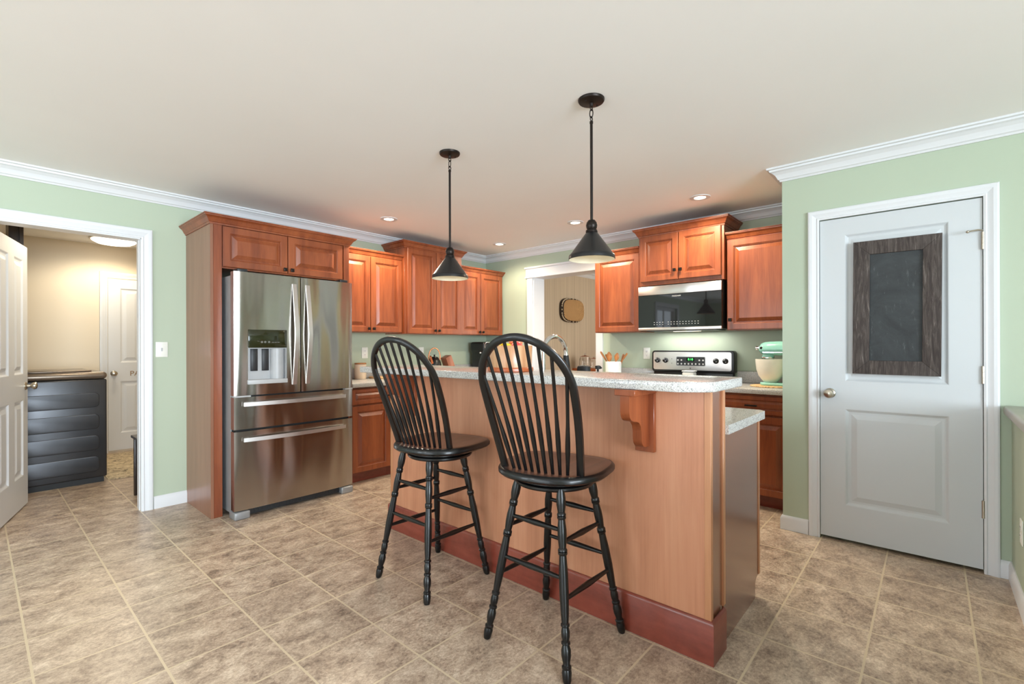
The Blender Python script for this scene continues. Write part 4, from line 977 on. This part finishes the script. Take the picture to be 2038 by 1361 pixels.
b = MB(); b.lathe([(0.010, 0), (0.010, 0.012), (0.016, 0.014), (0.017, 0.028), (0.013, 0.032)], (mx, 1.064, mz + 0.300), 18, AY); b.build('hub_knob', M['chrome'], hd)
b = MB(); b.ball((mx - 0.054, 1.040, mz + 0.302), 0.011, (0.6, 1.2, 1)); b.build('lock_button', M['blackmatt'], hd)
b = MB(); bp = [(0.045, 0.0), (0.050, 0.004), (0.062, 0.018), (0.088, 0.055), (0.104, 0.105), (0.110, 0.165), (0.111, 0.188), (0.108, 0.189), (0.105, 0.165), (0.09, 0.08), (0.05, 0.03), (0.001, 0.026)]
b.lathe(bp, (mx, 0.985, mz + 0.022), 44, cap=False)
for v in b.bm.verts:
    dx, dy, dz = v.co.x - mx, v.co.y - 0.985, v.co.z - mz
    if 0.03 < dz < 0.2 and math.hypot(dx, dy) > 0.055: k = 1 + 0.006 * math.sin(math.atan2(dy, dx) * 22); v.co.x = mx + dx * k; v.co.y = 0.985 + dy * k
b.build('bowl', M['bowlwhite'], t)

# ------------------------------------------------------------------ left counter things
t = thing('canister', 'beige canister with wooden lid beside the refrigerator', 'canister', (2.635, 4.40, 0.919))
b = MB(); b.lathe([(0.001, 0), (0.055, 0), (0.058, 0.005), (0.058, 0.145), (0.054, 0.15), (0.001, 0.15)], (2.635, 4.40, 0.919), 30, cap=False); b.build('jar', plain('beige_ceramic', srgb(232, 214, 190), 0.4), t)
b = MB(); b.lathe([(0.001, 0.151), (0.059, 0.151), (0.060, 0.160), (0.056, 0.164), (0.001, 0.165)], (2.635, 4.40, 0.919), 30, cap=False); b.build('lid', M['spoon'], t)
b = MB(); b.prism(rpoly(2.745, 4.20, 3.0, 4.44, 0.03), 0.919, 0.937, 0.003)
tag(b.build('cutting_board', M['pale']), 'pale wooden board lying beside the beige canister', 'cutting board')
t = thing('kettle', 'black kettle with a copper handle on the left counter', 'kettle', (3.54, 4.32, 0.919))
b = MB(); b.lathe([(0.001, 0), (0.078, 0), (0.082, 0.02), (0.080, 0.10), (0.072, 0.15), (0.055, 0.185), (0.040, 0.2), (0.001, 0.203)], (3.54, 4.32, 0.919), 32, cap=False); b.build('body', M['black'], t)
b = MB(); b.lathe([(0.042, 0.2), (0.038, 0.208), (0.01, 0.214), (0.008, 0.225), (0.013, 0.232), (0.001, 0.236)], (3.54, 4.32, 0.919), 24, cap=False); b.build('lid', M['black'], t)
b = MB(); b.tube([(3.48, 4.285, 1.06), (3.455, 4.272, 1.10), (3.435, 4.262, 1.14)], [0.018, 0.014, 0.010], 12); b.build('spout', M['copper'], t)
b = MB(); b.tube([(3.54 + 0.068 * math.cos(a) * 0.86, 4.32 - 0.068 * math.cos(a) * 0.45, 1.13 + 0.10 * math.sin(a)) for a in [PI * 1.12 - PI * 1.24 * i / 20 for i in range(21)]], 0.0065, 10); b.build('handle', M['copper'], t)
t = thing('knife_block', 'small slanted wooden block near the kettle', 'wooden block', (3.80, 4.32, 0.919))
b = MB(Matrix.Translation((3.80, 4.30, 0.919)) @ Matrix.Rotation(-0.42, 4, 'Y')); b.box(-0.055, -0.05, 0.03, 0.035, 0.05, 0.235, 0.004); b.build('block', wood('walnut_block', srgb(130, 78, 56), srgb(158, 98, 72), srgb(176, 118, 90)), t)
b = MB(); b.box(3.73, 4.25, 0.919, 3.86, 4.35, 0.952, 0.003); b.build('base', M['spoon'], t)
t = thing('coffee_maker', 'black coffee maker in the far left corner of the counter', 'coffee maker', (4.32, 4.28, 0.919))
b = MB(); b.box(4.20, 4.17, 0.919, 4.46, 4.42, 0.955, 0.01, 3); b.box(4.225, 4.19, 0.955, 4.46, 4.42, 1.25, 0.02, 3); b.build('body', M['black'], t)
b = MB(); b.box(4.20, 4.17, 1.17, 4.46, 4.42, 1.303, 0.025, 4); hd = b.build('brew_head', M['black'], t)
b = MB(); b.tube([(4.215, 4.160, 1.13), (4.205, 4.158, 1.16), (4.205, 4.158, 1.27), (4.225, 4.158, 1.298), (4.40, 4.158, 1.30), (4.44, 4.158, 1.28)], 0.006, 8); b.build('handle', M['chrome'], t)
b = MB(); b.ball((4.19, 4.22, 1.17), 0.014); b.build('side_button', M['chrome'], t)
# wooden fruit tub on the bar
t = thing('fruit_tub', 'round wooden stave tub of fruit on the bar top', 'tub', (1.915, 1.70, 1.1152)); FX, FY, FZ = 1.915, 1.70, 1.1152
b = MB(); b.lathe([(0.001, 0.012), (0.112, 0.012), (0.114, 0.03), (0.118, 0.135), (0.116, 0.138), (0.108, 0.136), (0.104, 0.03), (0.001, 0.026)], (FX, FY, FZ), 48, cap=False)
b.build('staves', M['pot'], t)
b = MB(); b.lathe([(0.001, 0), (0.119, 0), (0.123, 0.004), (0.123, 0.018), (0.119, 0.023), (0.110, 0.024)], (FX, FY, FZ), 48, cap=False); b.build('base_ring', M['sideboard'], t)
def fruit(name, p, r, mat, label, cat, sc=(1, 1, 1)):
    b = MB(); b.ball(p, r, sc, 18); o = tag(b.build(name, mat), label, cat, 'fruit in the wooden tub'); return o
fruit('lemon', (FX - 0.052, FY + 0.046, FZ + 0.140), 0.030, M['yellow'], 'yellow lemon at left of the fruit tub', 'fruit', (1.15, 1, 1))
fruit('lemon', (FX - 0.045, FY - 0.015, FZ + 0.120), 0.030, M['yellow'], 'yellow lemon near the middle front of the fruit tub', 'fruit', (1, 1.2, 1))
fruit('apple', (FX - 0.012, FY - 0.056, FZ + 0.122), 0.036, M['pink'], 'pinkish red apple at right of the fruit tub', 'fruit')
fruit('peach', (FX + 0.030, FY - 0.012, FZ + 0.160), 0.038, M['peach'], 'orange-pink peach on top of the heap in the tub', 'fruit')
fruit('apple', (FX + 0.042, FY + 0.040, FZ + 0.108), 0.036, M['pink'], 'red apple at the back of the fruit tub', 'fruit')
fruit('lemon', (FX + 0.0, FY + 0.062, FZ + 0.080), 0.030, M['yellow'], 'yellow lemon hidden low in the fruit tub', 'fruit')
b = MB(); b.box(FX - 0.07, FY - 0.07, FZ + 0.027, FX + 0.07, FY + 0.07, FZ + 0.05, 0.02)
b.bm.free()

# ------------------------------------------------------------------ wall plates
def plate(name, label, cat, Mx, u, z, kind, w=0.072, h=0.116, group=None, mat='whiteplastic'):
    O = Mx @ Vector((u, z, 0)); t = thing(name, label, cat, O, group)
    b = MB(Mx); b.box(u - w / 2, z - h / 2, 0.0005, u + w / 2, z + h / 2, 0.006, 0.002, 2); b.build('cover_plate', M[mat], t)
    if kind == 'outlet':
        for dz in (0.02, -0.02):
            b = MB(Mx); b.prism(rpoly(u - 0.016, z + dz - 0.014, u + 0.016, z + dz + 0.014, 0.007), 0.0062, 0.008)
            s_ = b.build('socket', M['white'], t)
            b = MB(Mx); b.box(u - 0.007, z + dz - 0.002, 0.0082, u - 0.005, z + dz + 0.007, 0.0086).box(u + 0.005, z + dz - 0.002, 0.0082, u + 0.007, z + dz + 0.007, 0.0086).box(u - 0.002, z + dz - 0.010, 0.0082, u + 0.002, z + dz - 0.006, 0.0086); b.build('slots', M['ink'], s_)
    else:
        b = MB(Mx); b.box(u - 0.005, z - 0.013, 0.006, u + 0.005, z + 0.013, 0.010); b.box(u - 0.004, z + 0.0, 0.008, u + 0.004, z + 0.009, 0.018, 0.002); b.build('toggle', M['lightgrey'], t)
plate('light_switch', 'white light switch between the doorway and fridge cabinet', 'switch', left(0, YW, 0), 0.979, 1.231, 'switch', 0.078, 0.118)
plate('wall_outlet', 'cream outlet on the left wall above the beige canister', 'outlet', left(0, YW, 0), 2.755, 1.183, 'outlet', group='wall outlets')
plate('wall_outlet', 'cream outlet on the left wall behind the kettle', 'outlet', left(0, YW, 0), 3.50, 1.183, 'outlet', group='wall outlets')
plate('wall_outlet', 'white outlet on the far wall left of the range', 'outlet', back(XB, 0, 0), -2.20, 1.172, 'outlet', group='wall outlets')
plate('wall_outlet', 'white outlet low on the half wall at right edge', 'outlet', basis((0, -0.318, 0), (-1, 0, 0), (0, 1, 0)), -3.26, 0.37, 'outlet', group='wall outlets')

# ------------------------------------------------------------------ chalkboard
t = thing('chalkboard', 'dark chalkboard in a weathered wood frame on the white pantry door', 'chalkboard', (XP - 0.02, 0.17, 1.07))
Mx = back(XP - 0.004, 0.372, 1.073) @ Matrix.Rotation(-0.008, 4, 'Z'); W, H, F = 0.412, 0.816, 0.083
for poly in ([(0, 0), (F, F), (F, H - F), (0, H)], [(W, 0), (W, H), (W - F, H - F), (W - F, F)]):
    b = MB(Mx); b.prism(poly, 0.001, 0.024, 0.002); b.build('frame_stile', M['frame'], t)
for poly in ([(0, 0), (W, 0), (W - F, F), (F, F)], [(0, H), (F, H - F), (W - F, H - F), (W, H)]):
    b = MB(Mx); b.prism(poly, 0.001, 0.0238, 0.002); b.build('frame_rail', M['frame'], t)
b = MB(Mx); b.box(F - 0.004, F - 0.004, 0.002, W - F + 0.004, H - F + 0.004, 0.010); b.build('slate', M['slate'], t)

# ------------------------------------------------------------------ laundry things
WY = 5.785; WX0, WX1 = 0.10, 0.832
t = thing('washing_machine', 'dark graphite washing machine in the laundry room', 'washing machine', (0.47, 6.13, 0))
b = MB(Matrix.Translation((0, WY, 0)) @ basis((WX0, 0, 0), (1, 0, 0), (0, -1, 0)))
b2 = MB(basis((WX0, WY, 0), (1, 0, 0), (0, -1, 0)))
WW_ = WX1 - WX0
RG = [(0, 0), (0.006, -0.006), (0.012, -0.007), (0.10, -0.003)]
b2.slab(WW_, 0.955, 0.68, [], RG) if False else None
b2.box(0, 0.05, -0.69, WW_, 0.955, 0, 0.012, 3)
bo = b2.build('body', M['washer'], t)
b.bm.free()
for z0, z1 in ((0.700, 0.832), (0.500, 0.636), (0.305, 0.442), (0.108, 0.248)):
    b = MB(basis((WX0, WY, 0), (1, 0, 0), (0, -1, 0)))
    b.prism(rpoly(0.06, z0, WW_ - 0.055, z1, 0.035), 0.0, 0.006, 0.004); b.build('embossed_panel', M['washer'], t)
b = MB(); b.box(WX0 + 0.02, WY + 0.02, 0, WX1 - 0.02, WY + 0.67, 0.0495); b.build('base', M['blackmatt'], t)
b = MB(); b.box(WX0 - 0.005, WY - 0.006, 0.957, WX1 + 0.004, WY + 0.694, 1.022, 0.03, 5); b.build('top_cover', M['washertop'], t)
b = MB(); b.box(WX0 + 0.12, WY + 0.05, 1.0225, WX1 - 0.10, WY + 0.60, 1.040, 0.008, 3); b.build('lid', M['washertop'], t)
t = thing('bench', 'dark wooden bench edge behind the laundry doorway', 'bench', (1.15, 4.88, 0))
b = MB(); b.box(0.885, 4.68, 0.485, 1.42, 5.085, 0.507, 0.004); b.build('top', M['darkwood'], t)
for x in (0.900, 1.37):
    for y in (4.70, 5.035):
        b = MB(); b.box(x, y, 0, x + 0.035, y + 0.035, 0.4845, 0.002); b.build('leg', M['darkwood'], t)
b = MB(); b.box(0.9335, 5.045, 0.42, 1.3695, 5.065, 0.484); b.build('apron', M['darkwood'], t)
b = MB(); b.prism(rpoly(0.845, 5.80, 1.75, 7.16, 0.02), 0.0005, 0.008, 0.002)
tag(b.build('rug', M['rug']), 'faded patterned rug before the inner laundry door', 'rug')
t = thing('laundry_cabinet', 'narrow dark wooden wall cabinet high in the laundry behind door', 'cabinet', (0.25, 6.2, 1.55))
for x0, x1 in ((0.206, 0.226), (0.272, 0.296)):
    b = MB(); b.box(x0, 5.9, 1.55, x1, 6.4, 2.44); b.build('upright', M['darkwood'], t)
b = MB(); b.box(0.2262, 5.92, 1.55, 0.2718, 6.4, 2.435); b.build('door_panel', M['darkwood'], t)

# ------------------------------------------------------------------ beyond the far doorway
t = thing('wall_basket', 'woven cane basket tray hung on the striped wallpaper', 'basket', (6.21, YS, 1.8))
bx, bz = 6.225, 1.805; hw, hh = 0.32, 0.188
def sup(s, k, e=2 / 3.2): return [(bx + hw * s * math.copysign(abs(math.cos(a)) ** e, math.cos(a)), bz + hh * s * math.copysign(abs(math.sin(a)) ** e, math.sin(a))) for a in [2 * PI * i / k for i in range(k)]]
b = MB(); K = 56; lay = [(1.0, -0.002), (1.0, -0.02), (0.96, -0.06), (0.90, -0.10), (0.85, -0.105), (0.80, -0.09), (0.5, -0.086), (0.2, -0.085)]
lay = [(0.97, -0.002), (1.0, -0.006), (1.0, -0.018), (0.96, -0.030), (0.88, -0.058), (0.84, -0.064), (0.5, -0.066), (0.2, -0.067)]
rows = [[b._v((x, YS + dy, z)) for x, z in sup(s, K)] for s, dy in lay]
for j, (r0, r1) in enumerate(zip(rows, rows[1:])):
    for i in range(K):
        f = b.bm.faces.new((r0[i], r0[(i + 1) % K], r1[(i + 1) % K], r1[i])); f.material_index = 1 if j < 4 else 0
b.bm.faces.new(rows[0]); b.bm.faces.new(rows[-1]); b.build('woven_tray', [M['basket'], M['darkreed']], t)
b = MB()
for i, (x, z) in enumerate(sup(0.94, 40)): b.ball((x, YS - 0.040, z), 0.012, (1, 0.7, 1), 8)
b.build('bead_trim', M['bead'], t)
t = thing('sideboard', 'orange pine sideboard against the striped wall beyond doorway', 'sideboard', (6.75, 4.0, 0))
b = MB(); b.box(6.25, 3.80, 0.865, 7.35, YS - 0.003, 0.90, 0.006); b.build('top', M['sideboard'], t)
b = MB(); b.box(6.29, 3.84, 0.10, 7.31, YS - 0.01, 0.8645, 0.003); b.build('body', M['sideboard'], t)
for i in range(3):
    b = MB(basis((6.31 + i * 0.335, 3.839, 0.12), (1, 0, 0), (0, -1, 0)) @ Matrix.Translation((0, 0, 0.02))); b.rings(0, 0, 0.315, 0.72, DR); o = b.build('door', M['sideboard'], t)
    b = MB(); b.ball((6.34 + i * 0.335, 3.806, 0.55), 0.015); b.build('knob', M['bronze'], o)
for x in (6.30, 7.24):
    for y in (3.85, 4.17):
        b = MB(); b.box(x, y, 0, x + 0.05, y + 0.05, 0.0995); b.build('leg', M['sideboard'], t)
def jar(x, y, r, h, label):
    t = thing('glass_jar', label, 'jar', (x, y, 0.9005), 'lidded glass jars')
    b = MB(); b.lathe([(0.001, 0), (r * 0.9, 0), (r, 0.012), (r, h * 0.62), (r * 0.92, h * 0.70), (r * 0.92, h * 0.74), (r * 0.88, h * 0.74), (r * 0.9, h * 0.62), (r * 0.94, 0.02), (0.001, 0.012)], (x, y, 0.9005), 28, cap=False); b.build('jar', M['glass'], t)
    b = MB(); b.lathe([(r * 1.02, h * 0.745), (r * 1.02, h * 0.775), (r * 0.6, h * 0.83), (r * 0.15, h * 0.87), (r * 0.12, h * 0.90), (r * 0.24, h * 0.95), (r * 0.15, h), (0.001, h)], (x, y, 0.9005), 28, cap=False); b.build('lid', M['glass'], t)
jar(6.28, 4.03, 0.085, 0.235, 'larger clear glass jar with a knobbed lid on sideboard')
jar(6.54, 4.03, 0.072, 0.185, 'smaller clear glass jar at right of the larger one')
b = MB(); b.lathe([(0.001, 0), (0.045, 0), (0.047, 0.004), (0.047, 0.07), (0.043, 0.075), (0.004, 0.072), (0.003, 0.085), (0.001, 0.085)], (6.74, 4.00, 0.9005), 24, cap=False)
tag(b.build('candle', M['orange']), 'orange candle at right of the glass jars', 'candle')
l = bpy.data.lights.new('dining_fill', 'AREA'); l.shape = 'RECTANGLE'; l.size = 1.6; l.size_y = 1.6; l.energy = 30; l.color = (1.0, 0.95, 0.88)  # added fill for this room
o = bpy.data.objects.new('dining_fill', l); COL.objects.link(o); o.location = (6.4, 1.56, 1.5); o.rotation_euler = (PI / 2, 0, 0)
